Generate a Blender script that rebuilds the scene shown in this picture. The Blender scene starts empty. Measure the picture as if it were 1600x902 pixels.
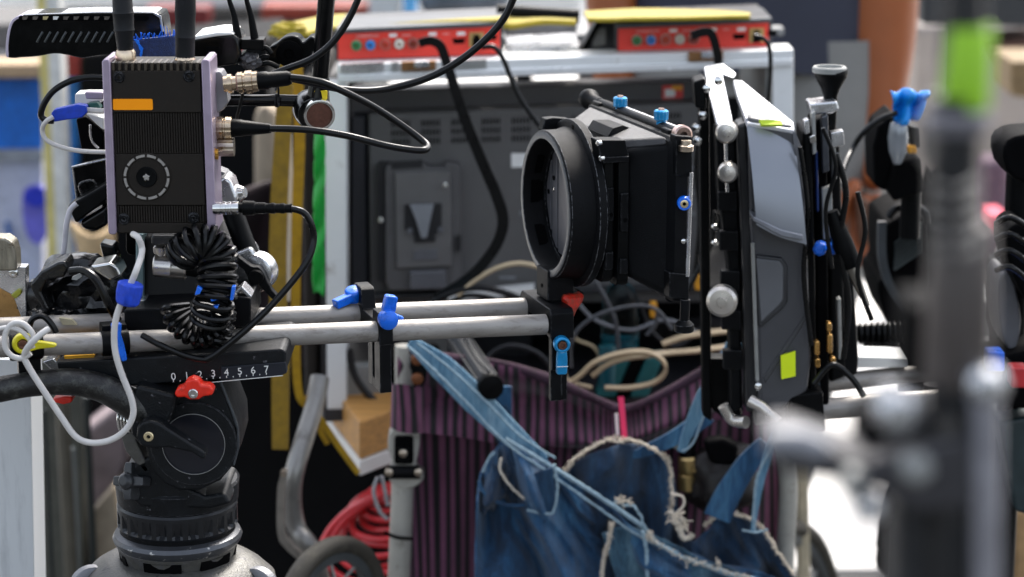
import bpy, bmesh, math, random
from mathutils import Vector, Matrix, noise
R = math.radians
rnd = random.Random(7)
sc = bpy.context.scene
col = sc.collection

# ------------------------------------------------------------- camera, world, sun, exposure
LENS, PITCH, CAMZ = 85.0, R(13), 1.50
FP = LENS / 36 * 1600
cd = bpy.data.cameras.new('camera'); cam = bpy.data.objects.new('camera', cd); col.objects.link(cam)
cd.lens = LENS; cd.sensor_width = 36; cd.clip_start = .05; cd.clip_end = 400
cam.location = (0, 0, CAMZ); cam.rotation_euler = (R(90) - PITCH, 0, 0)
cd.dof.use_dof = True; cd.dof.focus_distance = 1.80; cd.dof.aperture_fstop = 6.8
cd.dof.aperture_blades = 0
sc.camera = cam
w = bpy.data.worlds.new('World'); sc.world = w; w.use_nodes = True
nt = w.node_tree; bg = nt.nodes['Background']
sky = nt.nodes.new('ShaderNodeTexSky'); sky.sky_type = 'NISHITA'; sky.sun_disc = False
SUN_EL, SUN_AZ = 52, 20       # azimuth from +Y (ahead of the camera) towards +X
sky.sun_elevation = R(SUN_EL); sky.sun_rotation = R(SUN_AZ)
sky.air_density = 1.0; sky.dust_density = 4.0; sky.ozone_density = .6
hs = nt.nodes.new('ShaderNodeHueSaturation'); hs.inputs['Saturation'].default_value = .5
nt.links.new(sky.outputs[0], hs.inputs['Color']); nt.links.new(hs.outputs[0], bg.inputs[0]); bg.inputs[1].default_value = .15
sd = bpy.data.lights.new('sun', 'SUN'); sun = bpy.data.objects.new('sun', sd); col.objects.link(sun)
sd.energy = 1.5; sd.angle = R(14); sd.color = (1, .96, .9)
sv = Vector((math.sin(R(SUN_AZ)) * math.cos(R(SUN_EL)), math.cos(R(SUN_AZ)) * math.cos(R(SUN_EL)), math.sin(R(SUN_EL))))
sun.rotation_euler = sv.to_track_quat('Z', 'Y').to_euler(); sun.location = (0, 3, 6)
sc.view_settings.view_transform = 'Standard'; sc.view_settings.look = 'None'
sc.view_settings.exposure = 1.6; sc.view_settings.gamma = 1; sc.view_settings.use_curve_mapping = False
sc.cycles.use_denoising = True; sc.cycles.max_bounces = 6; sc.cycles.sample_clamp_indirect = 6

# ------------------------------------------------------------- placing: pixel of the 1600x902 photo + distance -> metres
FW = Vector((0, math.cos(PITCH), -math.sin(PITCH))); UP = Vector((0, math.sin(PITCH), math.cos(PITCH)))
def ray(px, py): return FW + Vector((1, 0, 0)) * ((px - 800) / FP) + UP * ((451 - py) / FP)
def W(px, py, Y):
    r = ray(px, py); return Vector((0, 0, CAMZ)) + r * (Y / r.y)
def hit(px, py, o, n):
    r = ray(px, py); c = Vector((0, 0, CAMZ)); return c + r * ((o - c).dot(n) / r.dot(n))
def S(Y): return Y / math.cos(PITCH) / FP
def cat(pts, n=6, closed=False):
    P = [Vector(p) for p in pts]; out = []
    N = len(P)
    if N < 3: return P
    rng = range(N) if closed else range(N - 1)
    for i in rng:
        if closed: a, b, c, d = P[i - 1], P[i], P[(i + 1) % N], P[(i + 2) % N]
        else: a, b, c, d = P[max(i - 1, 0)], P[i], P[i + 1], P[min(i + 2, N - 1)]
        for k in range(n):
            t = k / n
            out.append(.5 * ((2 * b) + (c - a) * t + (2 * a - 5 * b + 4 * c - d) * t * t + (3 * b - a - 3 * c + d) * t ** 3))
    if not closed: out.append(P[-1])
    return out
def sm2(pts, n=5, closed=True):
    return [(v[0], v[1]) for v in cat([(p[0], p[1], 0) for p in pts], n, closed)]
def rrect(x0, y0, x1, y1, r, n=4):
    o = []
    for cx, cy, a0 in ((x1 - r, y1 - r, 0), (x0 + r, y1 - r, 90), (x0 + r, y0 + r, 180), (x1 - r, y0 + r, 270)):
        for k in range(n + 1):
            a = R(a0 + 90 * k / n); o.append((cx + r * math.cos(a), cy + r * math.sin(a)))
    return o

# ------------------------------------------------------------- mesh builder
class MB:
    def __init__(s, M=None): s.v = []; s.f = []; s.uv = {}; s.M = M
    def add(s, vs, fs, uvs=None):
        o = len(s.v)
        s.v += [(s.M @ Vector(v)) if s.M is not None else Vector(v) for v in vs]
        for i, f in enumerate(fs): s.f.append(tuple(o + k for k in f))
        if uvs:
            for i, u in enumerate(uvs): s.uv[o + i] = u
        return s
    def loft(s, rings, cap0=True, cap1=True, closed=True):
        n = len(rings[0]); vs = [p for r in rings for p in r]; fs = []
        for i in range(len(rings) - 1):
            for j in range(n if closed else n - 1):
                a = i * n + j; b = i * n + (j + 1) % n; fs.append((a, b, b + n, a + n))
        if cap0: fs.append(tuple(range(n - 1, -1, -1)))
        if cap1: fs.append(tuple((len(rings) - 1) * n + k for k in range(n)))
        return s.add(vs, fs)
    def prism(s, pts, Y, d, tw=0):      # outline in photo pixels at distance Y, d metres thick along +Y; tw tilts: Y grows by tw per px of x
        a = [W(p[0], p[1], Y + tw * (p[0] - pts[0][0])) for p in pts]
        return s.loft([a, [v + Vector((0, d, 0)) for v in a]])
    def pp(s, pts, o, n, d):            # outline in pixels dropped on the plane (o, n), d metres thick against n
        a = [hit(p[0], p[1], o, n) for p in pts]; n = n.normalized()
        return s.loft([a, [v + n * d for v in a]])
    def rect(s, x0, y0, x1, y1, Y, d, r=0):
        return s.prism(rrect(x0, y0, x1, y1, r) if r else [(x0, y0), (x1, y0), (x1, y1), (x0, y1)], Y, d)
    def box(s, c, sz, rot=None):
        c = Vector(c); q = rot if rot is not None else Matrix.Identity(3)
        h = [Vector((a * sz[0] / 2, b * sz[1] / 2, e * sz[2] / 2)) for e in (-1, 1) for a, b in ((-1, -1), (1, -1), (1, 1), (-1, 1))]
        vs = [c + q @ v for v in h]
        return s.add(vs, [(3, 2, 1, 0), (4, 5, 6, 7), (0, 1, 5, 4), (1, 2, 6, 5), (2, 3, 7, 6), (3, 0, 4, 7)])
    def lathe(s, o, ax, prof, n=32, mod=None, cap=True):   # prof: (t along the axis, radius) in metres
        o = Vector(o); ax = Vector(ax).normalized(); e1 = ax.orthogonal().normalized(); e2 = ax.cross(e1)
        rings = []
        for t, r in prof:
            rings.append([o + ax * t + (e1 * math.cos(2 * math.pi * k / n) + e2 * math.sin(2 * math.pi * k / n)) * max(r * (mod(k, t) if mod else 1), 1e-5) for k in range(n)])
        return s.loft(rings, cap, cap)
    def cyl(s, a, b, r, r2=None, n=20):
        a, b = Vector(a), Vector(b); return s.lathe(a, b - a, [(0, r), ((b - a).length, r if r2 is None else r2)], n)
    def vl(s, cx, Y, prof, n=40, mod=None):   # upright lathe: prof (py, radius px)
        o = W(cx, prof[0][0], Y); pr = []
        for py, r in prof:
            p = W(cx, py, Y); pr.append((p.z - o.z, r * S(Y)))
        return s.lathe(o, (0, 0, 1), pr, n, mod)
    def tube(s, pts, r, n=10, k=6, smooth=True, caps=True):
        P = cat(pts, k) if smooth and len(pts) > 2 else [Vector(p) for p in pts]
        m = len(P); rr = r if isinstance(r, (list, tuple)) else None
        def rad(i):
            if rr is None: return r
            t = i / (m - 1) * (len(rr) - 1); j = min(int(t), len(rr) - 2); return rr[j] * (1 - t + j) + rr[j + 1] * (t - j)
        T = [(P[min(i + 1, m - 1)] - P[max(i - 1, 0)]).normalized() for i in range(m)]
        e = T[0].orthogonal().normalized(); rings = []
        for i in range(m):
            e = (e - T[i] * e.dot(T[i])).normalized(); g = T[i].cross(e)
            rings.append([P[i] + (e * math.cos(2 * math.pi * q / n) + g * math.sin(2 * math.pi * q / n)) * rad(i) for q in range(n)])
        return s.loft(rings, caps, caps)
    def ptube(s, pts, r, n=10, k=6, smooth=True):   # pts (px, py, Y), r in pixels
        Y = pts[0][2]; q = [W(*p) for p in pts]
        return s.tube(q, [a * S(Y) for a in r] if isinstance(r, (list, tuple)) else r * S(Y), n, k, smooth)
    def strap(s, pts, w, t, side=None, k=6):    # flat band; side = direction of its width
        P = cat(pts, k); m = len(P); rings = []; ww = w if isinstance(w, (list, tuple)) else [w, w]
        for i in range(m):
            T = (P[min(i + 1, m - 1)] - P[max(i - 1, 0)]).normalized()
            if side is None: b = T.cross(Vector((0, 1, 0))).normalized()
            else: b = (Vector(side) - T * Vector(side).dot(T)).normalized()
            c = T.cross(b); q = i / (m - 1) * (len(ww) - 1); j = min(int(q), len(ww) - 2); h = (ww[j] * (1 - q + j) + ww[j + 1] * (q - j)) / 2
            rings.append([P[i] + b * h + c * t / 2, P[i] + b * h - c * t / 2, P[i] - b * h - c * t / 2, P[i] - b * h + c * t / 2])
        return s.loft(rings)
    def pstrap(s, pts, wpx, t, side=None, k=6):
        Y = pts[0][2]; ww = [a * S(Y) for a in wpx] if isinstance(wpx, (list, tuple)) else wpx * S(Y)
        return s.strap([W(*p) for p in pts], ww, t, side, k)
    def grid(s, fn, nu, nv):
        vs = []; uv = []
        for j in range(nv + 1):
            for i in range(nu + 1): vs.append(fn(i / nu, j / nv)); uv.append((i / nu, j / nv))
        fs = [(j * (nu + 1) + i, j * (nu + 1) + i + 1, (j + 1) * (nu + 1) + i + 1, (j + 1) * (nu + 1) + i) for j in range(nv) for i in range(nu)]
        return s.add(vs, fs, uv)
    def sheet(s, top, bot, Y, fold, nu=90, nv=50, Yb=None):  # cloth between two pixel curves, fold(u,v) metres towards the camera
        a = cat([(p[0], p[1], 0) for p in top], 12); b = cat([(p[0], p[1], 0) for p in bot], 12)
        def at(c, u):
            t = u * (len(c) - 1); j = min(int(t), len(c) - 2); return c[j].lerp(c[j + 1], t - j)
        def fn(u, v):
            p = at(a, u).lerp(at(b, u), v); y = Y + ((Yb or Y) - Y) * v
            q = W(p.x, p.y, y); q.y -= fold(u, v); return q
        return s.grid(fn, nu, nv)
    def text(s, body, px, py, Y, hpx, rot=0, sx=1.0):
        cu = bpy.data.curves.new('t', 'FONT'); cu.body = body; cu.size = 1; cu.align_x = 'CENTER'; cu.align_y = 'CENTER'; cu.extrude = .004
        o = bpy.data.objects.new('t', cu); col.objects.link(o); dg = bpy.context.evaluated_depsgraph_get()
        me = o.evaluated_get(dg).to_mesh(); k = hpx * S(Y) * 1.4; c = W(px, py, Y)
        vs = []
        for v in me.vertices:
            x, y = v.co.x * sx, v.co.y
            vs.append((c.x + k * (x * math.cos(rot) - y * math.sin(rot)), c.y - v.co.z * k * .5, c.z + k * (x * math.sin(rot) + y * math.cos(rot))))
        s.add(vs, [tuple(p.vertices) for p in me.polygons]); o.evaluated_get(dg).to_mesh_clear()
        bpy.data.objects.remove(o); return s
    def build(s, name, mat, parent=None, bev=0, ang=35, solid=0, keep=False, bseg=2):
        base = Vector(parent['_o']) if parent is not None else None
        if base is None:
            lo = Vector((min(v.x for v in s.v), min(v.y for v in s.v), min(v.z for v in s.v))); hi = Vector((max(v.x for v in s.v), max(v.y for v in s.v), max(v.z for v in s.v)))
            base = Vector(((lo.x + hi.x) / 2, (lo.y + hi.y) / 2, lo.z))
        me = bpy.data.meshes.new(name); me.from_pydata([tuple(v - base) for v in s.v], [], s.f)
        if s.uv:
            ul = me.uv_layers.new(name='UVMap')
            for l in me.loops: ul.data[l.index].uv = s.uv.get(l.vertex_index, (0, 0))
        bm = bmesh.new(); bm.from_mesh(me)
        if not keep: bmesh.ops.recalc_face_normals(bm, faces=bm.faces)
        bm.to_mesh(me); bm.free(); me.materials.append(mat)
        me.shade_smooth(); me.set_sharp_from_angle(angle=R(ang))
        o = bpy.data.objects.new(name, me); col.objects.link(o); o['_o'] = tuple(base)
        if parent is not None: o.parent = parent
        else: o.location = base
        if solid:
            m = o.modifiers.new('solid', 'SOLIDIFY'); m.thickness = solid; m.offset = 0
        if bev:
            m = o.modifiers.new('bevel', 'BEVEL'); m.width = bev; m.segments = bseg; m.limit_method = 'ANGLE'; m.angle_limit = R(40); m.harden_normals = True
        return o
def tag(o, label=None, cat_=None, group=None, kind=None):
    if label: o['label'] = label
    if cat_: o['category'] = cat_
    if group: o['group'] = group
    if kind: o['kind'] = kind
    return o
def thing(name, label, cat_, loc, group=None):
    o = bpy.data.objects.new(name, None); o.empty_display_size = .02; col.objects.link(o); o.location = loc; o['_o'] = tuple(loc)
    return tag(o, label, cat_, group)
def copy_tree(o, off=(0, 0, 0), parent=None):
    c = o.copy(); col.objects.link(c)
    if parent is None: c.location = o.location + Vector(off)
    else: c.parent = parent
    c['_o'] = tuple(Vector(o['_o']) + Vector(off))
    for ch in list(o.children): copy_tree(ch, off, c)
    return c

# ------------------------------------------------------------- materials
def lin(h):
    h = h.lstrip('#'); c = [int(h[i:i + 2], 16) / 255 for i in (0, 2, 4)]
    return tuple(x / 12.92 if x <= .04045 else ((x + .055) / 1.055) ** 2.4 for x in c) + (1,)
MC = {}
def mat(name, c, rough=.5, metal=0, var=.25, scale=60, bump=.0, bscale=900, wear=0, wearc='9a9a9a', dirt=0, dirtc='6b6255', spec=.5, coat=0, stretch=None, trans=0, alpha=1, sheen=0, edge=0):
    if name in MC: return MC[name]
    m = bpy.data.materials.new(name); m.use_nodes = True; t = m.node_tree; b = t.nodes['Principled BSDF']; MC[name] = m
    N = t.nodes.new; L = t.links.new
    tc = N('ShaderNodeTexCoord'); mp = N('ShaderNodeMapping'); L(tc.outputs['Object'], mp.inputs[0])
    if stretch: mp.inputs['Scale'].default_value = stretch
    n1 = N('ShaderNodeTexNoise'); n1.inputs['Scale'].default_value = scale; n1.inputs['Detail'].default_value = 6; n1.inputs['Roughness'].default_value = .6; L(mp.outputs[0], n1.inputs['Vector'])
    base = lin(c)
    cr = N('ShaderNodeValToRGB'); cr.color_ramp.elements[0].position = .3; cr.color_ramp.elements[1].position = .75
    cr.color_ramp.elements[0].color = tuple(x * (1 - var) for x in base[:3]) + (1,); cr.color_ramp.elements[1].color = tuple(min(1, x * (1 + var)) for x in base[:3]) + (1,)
    L(n1.outputs['Fac'], cr.inputs[0]); out = cr.outputs[0]
    def mixin(fac, colr, cur):
        mx = N('ShaderNodeMix'); mx.data_type = 'RGBA'; L(fac, mx.inputs['Factor']); L(cur, mx.inputs[6]); mx.inputs[7].default_value = lin(colr); return mx.outputs[2]
    if dirt:
        n2 = N('ShaderNodeTexNoise'); n2.inputs['Scale'].default_value = scale * 1.7; n2.inputs['Detail'].default_value = 10; n2.inputs['Roughness'].default_value = .75; L(mp.outputs[0], n2.inputs['Vector'])
        r2 = N('ShaderNodeValToRGB'); r2.color_ramp.elements[0].position = .62 - dirt * .25; r2.color_ramp.elements[1].position = .72; L(n2.outputs['Fac'], r2.inputs[0]); out = mixin(r2.outputs[0], dirtc, out)
    if wear:
        g = N('ShaderNodeNewGeometry'); n3 = N('ShaderNodeTexNoise'); n3.inputs['Scale'].default_value = 220; n3.inputs['Detail'].default_value = 8; L(tc.outputs['Object'], n3.inputs['Vector'])
        r3 = N('ShaderNodeValToRGB'); r3.color_ramp.elements[0].position = .68 - wear * .1; r3.color_ramp.elements[1].position = .74 - wear * .1; L(n3.outputs['Fac'], r3.inputs[0])
        out = mixin(r3.outputs[0], wearc, out)
    if edge:
        bv = N('ShaderNodeBevel'); bv.inputs['Radius'].default_value = .0009; bv.samples = 3; g = N('ShaderNodeNewGeometry')
        dp = N('ShaderNodeVectorMath'); dp.operation = 'DOT_PRODUCT'; L(bv.outputs[0], dp.inputs[0]); L(g.outputs['Normal'], dp.inputs[1])
        r4 = N('ShaderNodeMapRange'); r4.inputs[1].default_value = .985; r4.inputs[2].default_value = .90; r4.inputs[3].default_value = 0; r4.inputs[4].default_value = edge; L(dp.outputs['Value'], r4.inputs[0])
        n5 = N('ShaderNodeTexNoise'); n5.inputs['Scale'].default_value = 350; L(tc.outputs['Object'], n5.inputs['Vector']); mm = N('ShaderNodeMath'); mm.operation = 'MULTIPLY'
        r5 = N('ShaderNodeMapRange'); r5.inputs[1].default_value = .42; r5.inputs[2].default_value = .56; L(n5.outputs['Fac'], r5.inputs[0]); L(r4.outputs[0], mm.inputs[0]); L(r5.outputs[0], mm.inputs[1]); out = mixin(mm.outputs[0], wearc, out)
    L(out, b.inputs['Base Color'])
    mr = N('ShaderNodeMapRange'); mr.inputs[3].default_value = max(.05, rough - .1); mr.inputs[4].default_value = min(1, rough + .14); L(n1.outputs['Fac'], mr.inputs[0]); L(mr.outputs[0], b.inputs['Roughness'])
    b.inputs['Metallic'].default_value = metal; b.inputs['Specular IOR Level'].default_value = spec; b.inputs['Coat Weight'].default_value = coat
    if trans: b.inputs['Transmission Weight'].default_value = trans
    if alpha < 1: b.inputs['Alpha'].default_value = alpha
    if sheen: b.inputs['Sheen Weight'].default_value = sheen
    if bump:
        nb = N('ShaderNodeTexNoise'); nb.inputs['Scale'].default_value = bscale; nb.inputs['Detail'].default_value = 4; L(mp.outputs[0], nb.inputs['Vector'])
        bp = N('ShaderNodeBump'); bp.inputs['Strength'].default_value = bump; bp.inputs['Distance'].default_value = .001; L(nb.outputs['Fac'], bp.inputs['Height']); L(bp.outputs[0], b.inputs['Normal'])
    return m
black = mat('black_anodised', '0d0e10', .42, 0, .3, 80, .25, 1500, edge=.5, wearc='8e8f92', dirt=.12, dirtc='1c1d20', spec=.09)
blackp = mat('black_plastic', '08090a', .38, 0, .3, 70, .2, 1200, dirt=.08, dirtc='16181a', spec=.09)
blackm = mat('black_matt', '050506', .7, 0, .4, 60, .3, 1000, spec=.05)
blackg = mat('black_glossy', '050607', .16, 0, .3, 60, dirt=.08, dirtc='1c1e20', edge=.5, spec=.28)
blackw = mat('black_worn_paint', '0c0f12', .42, 0, .3, 90, .3, 900, wear=.12, wearc='5c5c60', edge=.9, dirt=.3, dirtc='1a1e22', spec=.22)
rubber = mat('cable_rubber', '060708', .27, 0, .2, 60, spec=.28)
alu = mat('rod_aluminium', '98948f', .5, .45, .16, 90, .15, 500, stretch=(.12, 1, 1), dirt=.42, dirtc='6e6660')
alub = mat('bright_aluminium', 'c9cacc', .25, .9, .1, 60, .15, 700, dirt=.15, dirtc='8b8b8b')
chrome = mat('chrome', 'd2d2d0', .18, 1, .1, 60)
nickel = mat('nickel', 'b9ac9c', .28, 1, .15, 150)
gold = mat('brass_gold', 'b98b3c', .3, 1, .2, 100)
cast = mat('cast_grey_paint', '54534f', .45, .35, .2, 70, .5, 500, wear=.35, wearc='2a2a2c', dirt=.45, dirtc='55545a')
greyp = mat('grey_painted_steel', '8a8b88', .45, .1, .15, 40, .1, 400, dirt=.25, dirtc='6a6a66')
blue = mat('blue_lever_plastic', '0465dc', .26, 0, .18, 90, .3, 900, spec=.5, dirt=.25, dirtc='083a86', edge=.5, wearc='8cb4e8')
bluel = mat('light_blue_anodised', '1589c4', .3, .45, .2, 140, .3, 900, edge=.7, wearc='b8d4e0')
bluet = mat('blue_tape', '0c3fc0', .6, 0, .25, 200, .5, 1200)
redk = mat('red_knob_plastic', 'dc2408', .38, 0, .2, 90, .3, 900, dirt=.15, dirtc='7a1a0c')
orange = mat('orange_sticker', 'ff9a08', .6, 0, .04, 60, spec=.2)
yellow = mat('yellow_tape', 'e8cf1c', .5, 0, .1, 100)
white = mat('white_paint', 'dcdcd8', .4, 0, .06, 20, .05, 300, dirt=.12, dirtc='9a9a94')
whitec = mat('white_cable_rubber', 'c4c1bd', .4, 0, .08, 90, dirt=.1, dirtc='8d8a85')
whitep = mat('white_print', 'e4e4e0', .5, 0, .05, 60)
darkg = mat('dark_grey_plastic', '55565a', .45, 0, .12, 50, .3, 1400)
midg = mat('mid_grey_plastic', '6b6c70', .45, 0, .12, 50, .3, 1400)
# ============================================================= wireless video transmitter
AX = R(18)
EX = Vector((math.cos(AX), math.sin(AX), 0)); EY = Vector((-math.sin(AX), math.cos(AX), 0)); EZ = Vector((0, 0, 1))
def AF(o, yaw=AX, k=.001, pit=0, roll=0):
    return Matrix.Translation(o) @ Matrix.Rotation(yaw, 4, 'Z') @ Matrix.Rotation(roll, 4, 'X') @ Matrix.Rotation(pit, 4, 'Y') @ Matrix.Scale(k, 4)
YT = 1.70
sx_ = lambda x, y: x + (y - 97) * .038      # the box hangs slightly askew
def q(pts): return [(sx_(a, b), b) for a, b in pts]
tplate = mat('warm_black_plate', '1b1610', .55, 0, .2, 200, .25, 1800, dirt=.15, dirtc='2c2822', spec=.25)
trail = mat('lilac_grey_anodised', 'a294a6', .35, .45, .08, 90, .1, 900)
tgrey = mat('fan_grille_grey', '8e8a84', .5, .1, .2, 300)
T = thing('video_transmitter', 'dark wireless video transmitter box with orange sticker, round fan and two stub antennas', 'video transmitter', W(250, 366, YT + .02))
b = MB(); b.prism(q([(172, 98), (314, 98), (314, 365), (172, 365)]), YT + .004, .034); b.build('body', tplate, T, .0012)
for x0, x1 in ((159, 172), (314, 328)):
    b = MB(); s1 = x0 if x0 < 200 else x1
    b.prism(q([(x0, 97), (x0 + 3, 93), (x1 - 3, 93), (x1, 97), (x1, 364), (x1 - 3, 367), (x0 + 3, 367), (x0, 364)]), YT - .001, .042)
    b.build('side_rail', trail, T, .0014, bseg=3)
# front plate in three zones, fins between slots at the top
b = MB(); b.prism(q([(174, 111), (312, 111), (312, 176), (174, 176)]), YT + .001, .004); b.prism(q([(174, 241), (312, 241), (312, 321), (174, 321)]), YT + .0012, .004)
b.prism(q([(174, 349), (312, 349), (312, 364), (174, 364)]), YT + .001, .004); b.build('front_plate', tplate, T, .0005)
b = MB()
for k in range(14):
    x = 174 + k * 10.1; b.prism(q([(x, 98), (x + 4.4, 98), (x + 4.4, 111), (x, 111)]), YT + .001, .02)
b.build('top_fin', mat('fin_edge', '3f382e', .4, .3, .1, 200), T, .0004)
b = MB()
for k in range(34):
    x = 175 + k * 4.0; b.prism(q([(x, 177), (x + 2.4, 177), (x + 2.4, 240), (x, 240)]), YT + .0016, .003); b.prism(q([(x, 322), (x + 2.4, 322), (x + 2.4, 348), (x, 348)]), YT + .0016, .003)
b.build('cooling_rib', tplate, T); bpy.data.objects['cooling_rib']['kind'] = 'stuff'
for x, y in ((185, 121), (294, 120), (184, 343), (293, 341)):
    c = W(sx_(x, y), y, YT); sp = S(YT)
    b = MB(); b.lathe(c + Vector((0, .002, 0)), (0, -1, 0), [(0, 9 * sp), (.0014, 9 * sp), (.0022, 7 * sp), (.0022, 3 * sp), (.0008, 2.6 * sp)], 20); o = b.build('screw', black, T)
b = MB(); b.prism(q(rrect(174, 155, 236, 172, 2)), YT + .0003, .0008); b.build('orange_label', orange, T)
fc = W(229, 277, YT); sp = S(YT)
b = MB(); b.lathe(fc + Vector((0, .003, 0)), (0, -1, 0), [(0, 38 * sp), (.002, 38 * sp), (.0026, 37 * sp), (.0026, 30 * sp), (.0012, 29 * sp)], 40, cap=False); b.build('fan_ring', tplate, T)
for k in range(12):
    a0 = 2 * math.pi * (k + .1) / 12; a1 = a0 + 2 * math.pi * .8 / 12; P = []
    for t in range(6): a = a0 + (a1 - a0) * t / 5; P.append(fc + Vector((math.cos(a) * 35.4 * sp, -.0002, math.sin(a) * 35.4 * sp)))
    for t in range(6): a = a1 + (a0 - a1) * t / 5; P.append(fc + Vector((math.cos(a) * 31.6 * sp, -.0002, math.sin(a) * 31.6 * sp)))
    MB().loft([P, [p + Vector((0, .0015, 0)) for p in P]]).build('fan_grille_segment', tgrey, T)
b = MB(); b.lathe(fc + Vector((0, .004, 0)), (0, -1, 0), [(0, 29 * sp), (.0006, 29 * sp)], 32); b.build('fan_well', blackm, T)
for k in range(9):
    a = 2 * math.pi * k / 9; P = [fc + Vector((math.cos(a + da) * r * sp, .0014 + dy, math.sin(a + da) * r * sp)) for r, da, dy in ((14, -.15, 0), (27, .1, 0), (27, .42, .0014), (14, .3, .0014))]
    MB().loft([P, [p + Vector((0, .0007, 0)) for p in P]]).build('fan_blade', black, T)
b = MB(); b.lathe(fc + Vector((0, .004, 0)), (0, -1, 0), [(0, 16 * sp), (.004, 16 * sp), (.0046, 15 * sp), (.0044, 6 * sp), (.005, 5 * sp), (.0056, 0)], 32); b.build('fan_hub', blackp, T)
b = MB(); b.lathe(fc + Vector((0, -.0014, 0)), (0, -1, 0), [(0, 5 * sp), (.0006, 3.4 * sp)], 14, mod=lambda k, t: 1 + .25 * math.sin(k * 2.3)); b.build('fan_hub_sticker', tgrey, T)
def antenna(x, prof, ycol, xc, rc, tilt):
    an = MB(); Y = YT + .02
    o = W(xc, ycol[1], Y); tp = W(xc - tilt, -160, Y); ax = (tp - o); L_ = ax.length; ax.normalize(); sp = S(Y)
    pr = []
    for py, r in prof: pr.append(((W(xc, py, Y).z - o.z), r * sp))
    an.lathe(o, ax, pr, 28); A = an.build('antenna', mat('antenna_rubber', '15171a', .45, 0, .15, 80, .4, 2500, spec=.25), T)
    cb = MB(); h = W(xc, ycol[0], Y).z - o.z; rr = rc * sp
    cb.lathe(o - ax * .004, ax, [(0, rr * .8), (.004, rr * .8), (.005, rr), (h * .55, rr * .97), (h + .002, rr), (h + .004, rr * .85)], 36, mod=lambda k, t: 1 + (.03 if k % 2 else 0)); cb.build('collar', mat('collar_champagne', 'cdb9a0', .25, 1, .1, 90), A)
antenna(0, [(80, 11), (76, 12), (50, 14.5), (47, 16), (44, 15.2), (22, 16), (20, 17), (17, 15.6), (-60, 14), (-150, 12), (-156, 8)], (78, 97), 197, 15.5, 16)
antenna(0, [(92, 14.5), (60, 15), (58, 16), (55, 15.2), (25, 15.5), (22, 16.2), (-60, 14), (-150, 12), (-156, 8)], (88, 97), 289, 16, -2)
# connectors on the side
def plug(pts, r, mt, name, par, knurl=True, n=32):
    a, c = W(*pts[0]), W(*pts[1]); ax = c - a; L_ = ax.length; s_ = S(pts[0][2])
    return MB().lathe(a, ax, [(t * L_, rr * s_) for t, rr in r], n, mod=(lambda k, t: 1 + (.035 if k % 2 else -.02)) if knurl else None).build(name, mt, par)
Yc = 1.725
K1 = thing('coaxial_plug', 'champagne metal coaxial plug with black boot, higher one beside the transmitter box', 'cable plug', W(400, 140, Yc))
plug([(350, 132, Yc), (372, 130, Yc)], [(0, 12), (.3, 12), (.3, 15), (.6, 15), (.6, 11), (1, 11)], mat('champagne_metal', 'b9a68e', .25, 1, .15, 120), 'socket', K1, False)
plug([(370, 130, Yc), (403, 127, Yc)], [(0, 14), (.08, 16), (.3, 16), (.33, 14), (.4, 14), (.43, 17), (.75, 17), (.78, 15), (1, 15)], MC['champagne_metal'], 'knurled_sleeve', K1)
plug([(402, 127, Yc), (455, 122, Yc)], [(0, 13), (.05, 14), (.3, 14), (.34, 12.6), (.9, 11.5), (1, 9)], blackp, 'boot', K1, False)
K2 = thing('coaxial_plug', 'champagne metal coaxial plug with black boot, lower one beside the transmitter box', 'cable plug', W(390, 212, Yc))
plug([(328, 200, Yc), (362, 200, Yc)], [(0, 15), (.1, 17), (.6, 17), (.63, 15), (.7, 15), (.73, 17), (1, 16)], MC['champagne_metal'], 'knurled_sleeve', K2)
plug([(361, 200, Yc), (424, 201, Yc)], [(0, 13), (.05, 14), (.25, 13.5), (.3, 12.5), (.9, 8), (1, 7)], blackp, 'boot', K2, False)
k = plug([(340, 230, Yc), (366, 230, Yc)], [(0, 13), (.2, 14), (1, 14)], nickel, 'plug_stub', None, True)
tag(k, 'short bare nickel socket stub under the lower coaxial plug', 'socket')
k = plug([(326, 241, YT + .01), (341, 241, YT + .01)], [(0, 10), (.7, 10), (.7, 8), (1, 8)], gold, 'brass_socket', T, True)
K3 = thing('round_connector', 'ribbed silver round connector with long black ribbed boot, low on the transmitter side', 'cable plug', W(390, 338, YT))
plug([(333, 326, YT), (373, 325, YT)], [(0, 9), (.1, 10), (.3, 10), (.32, 9), (.38, 9), (.4, 10.5), (.5, 10.5), (.52, 9.5), (.6, 9.5), (.62, 10.5), (.7, 10.5), (.72, 9.5), (.8, 10.5), (1, 10)], chrome, 'shell', K3, False)
plug([(372, 325, YT), (456, 326, YT)], [(0, 8), (.08, 8), (.09, 11.5), (.3, 11), (.33, 9), (.5, 9), (.52, 7.6), (.6, 7.6), (.62, 8.6), (.68, 8.6), (.7, 7.4), (.78, 7.4), (.8, 8.2), (.86, 8.2), (.88, 7), (.98, 7), (1, 8)], blackp, 'boot', K3, False)
# grey bracket behind the box
o = MB().prism([(326, 112), (345, 112), (352, 124), (356, 160), (349, 172), (326, 184)], YT + .03, .02).build('grey_bracket', mat('bracket_grey', '8c8c90', .4, .5, .1, 90), None, .001)
tag(o, 'flat grey metal bracket plate sticking out right of the transmitter box', 'bracket')

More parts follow.
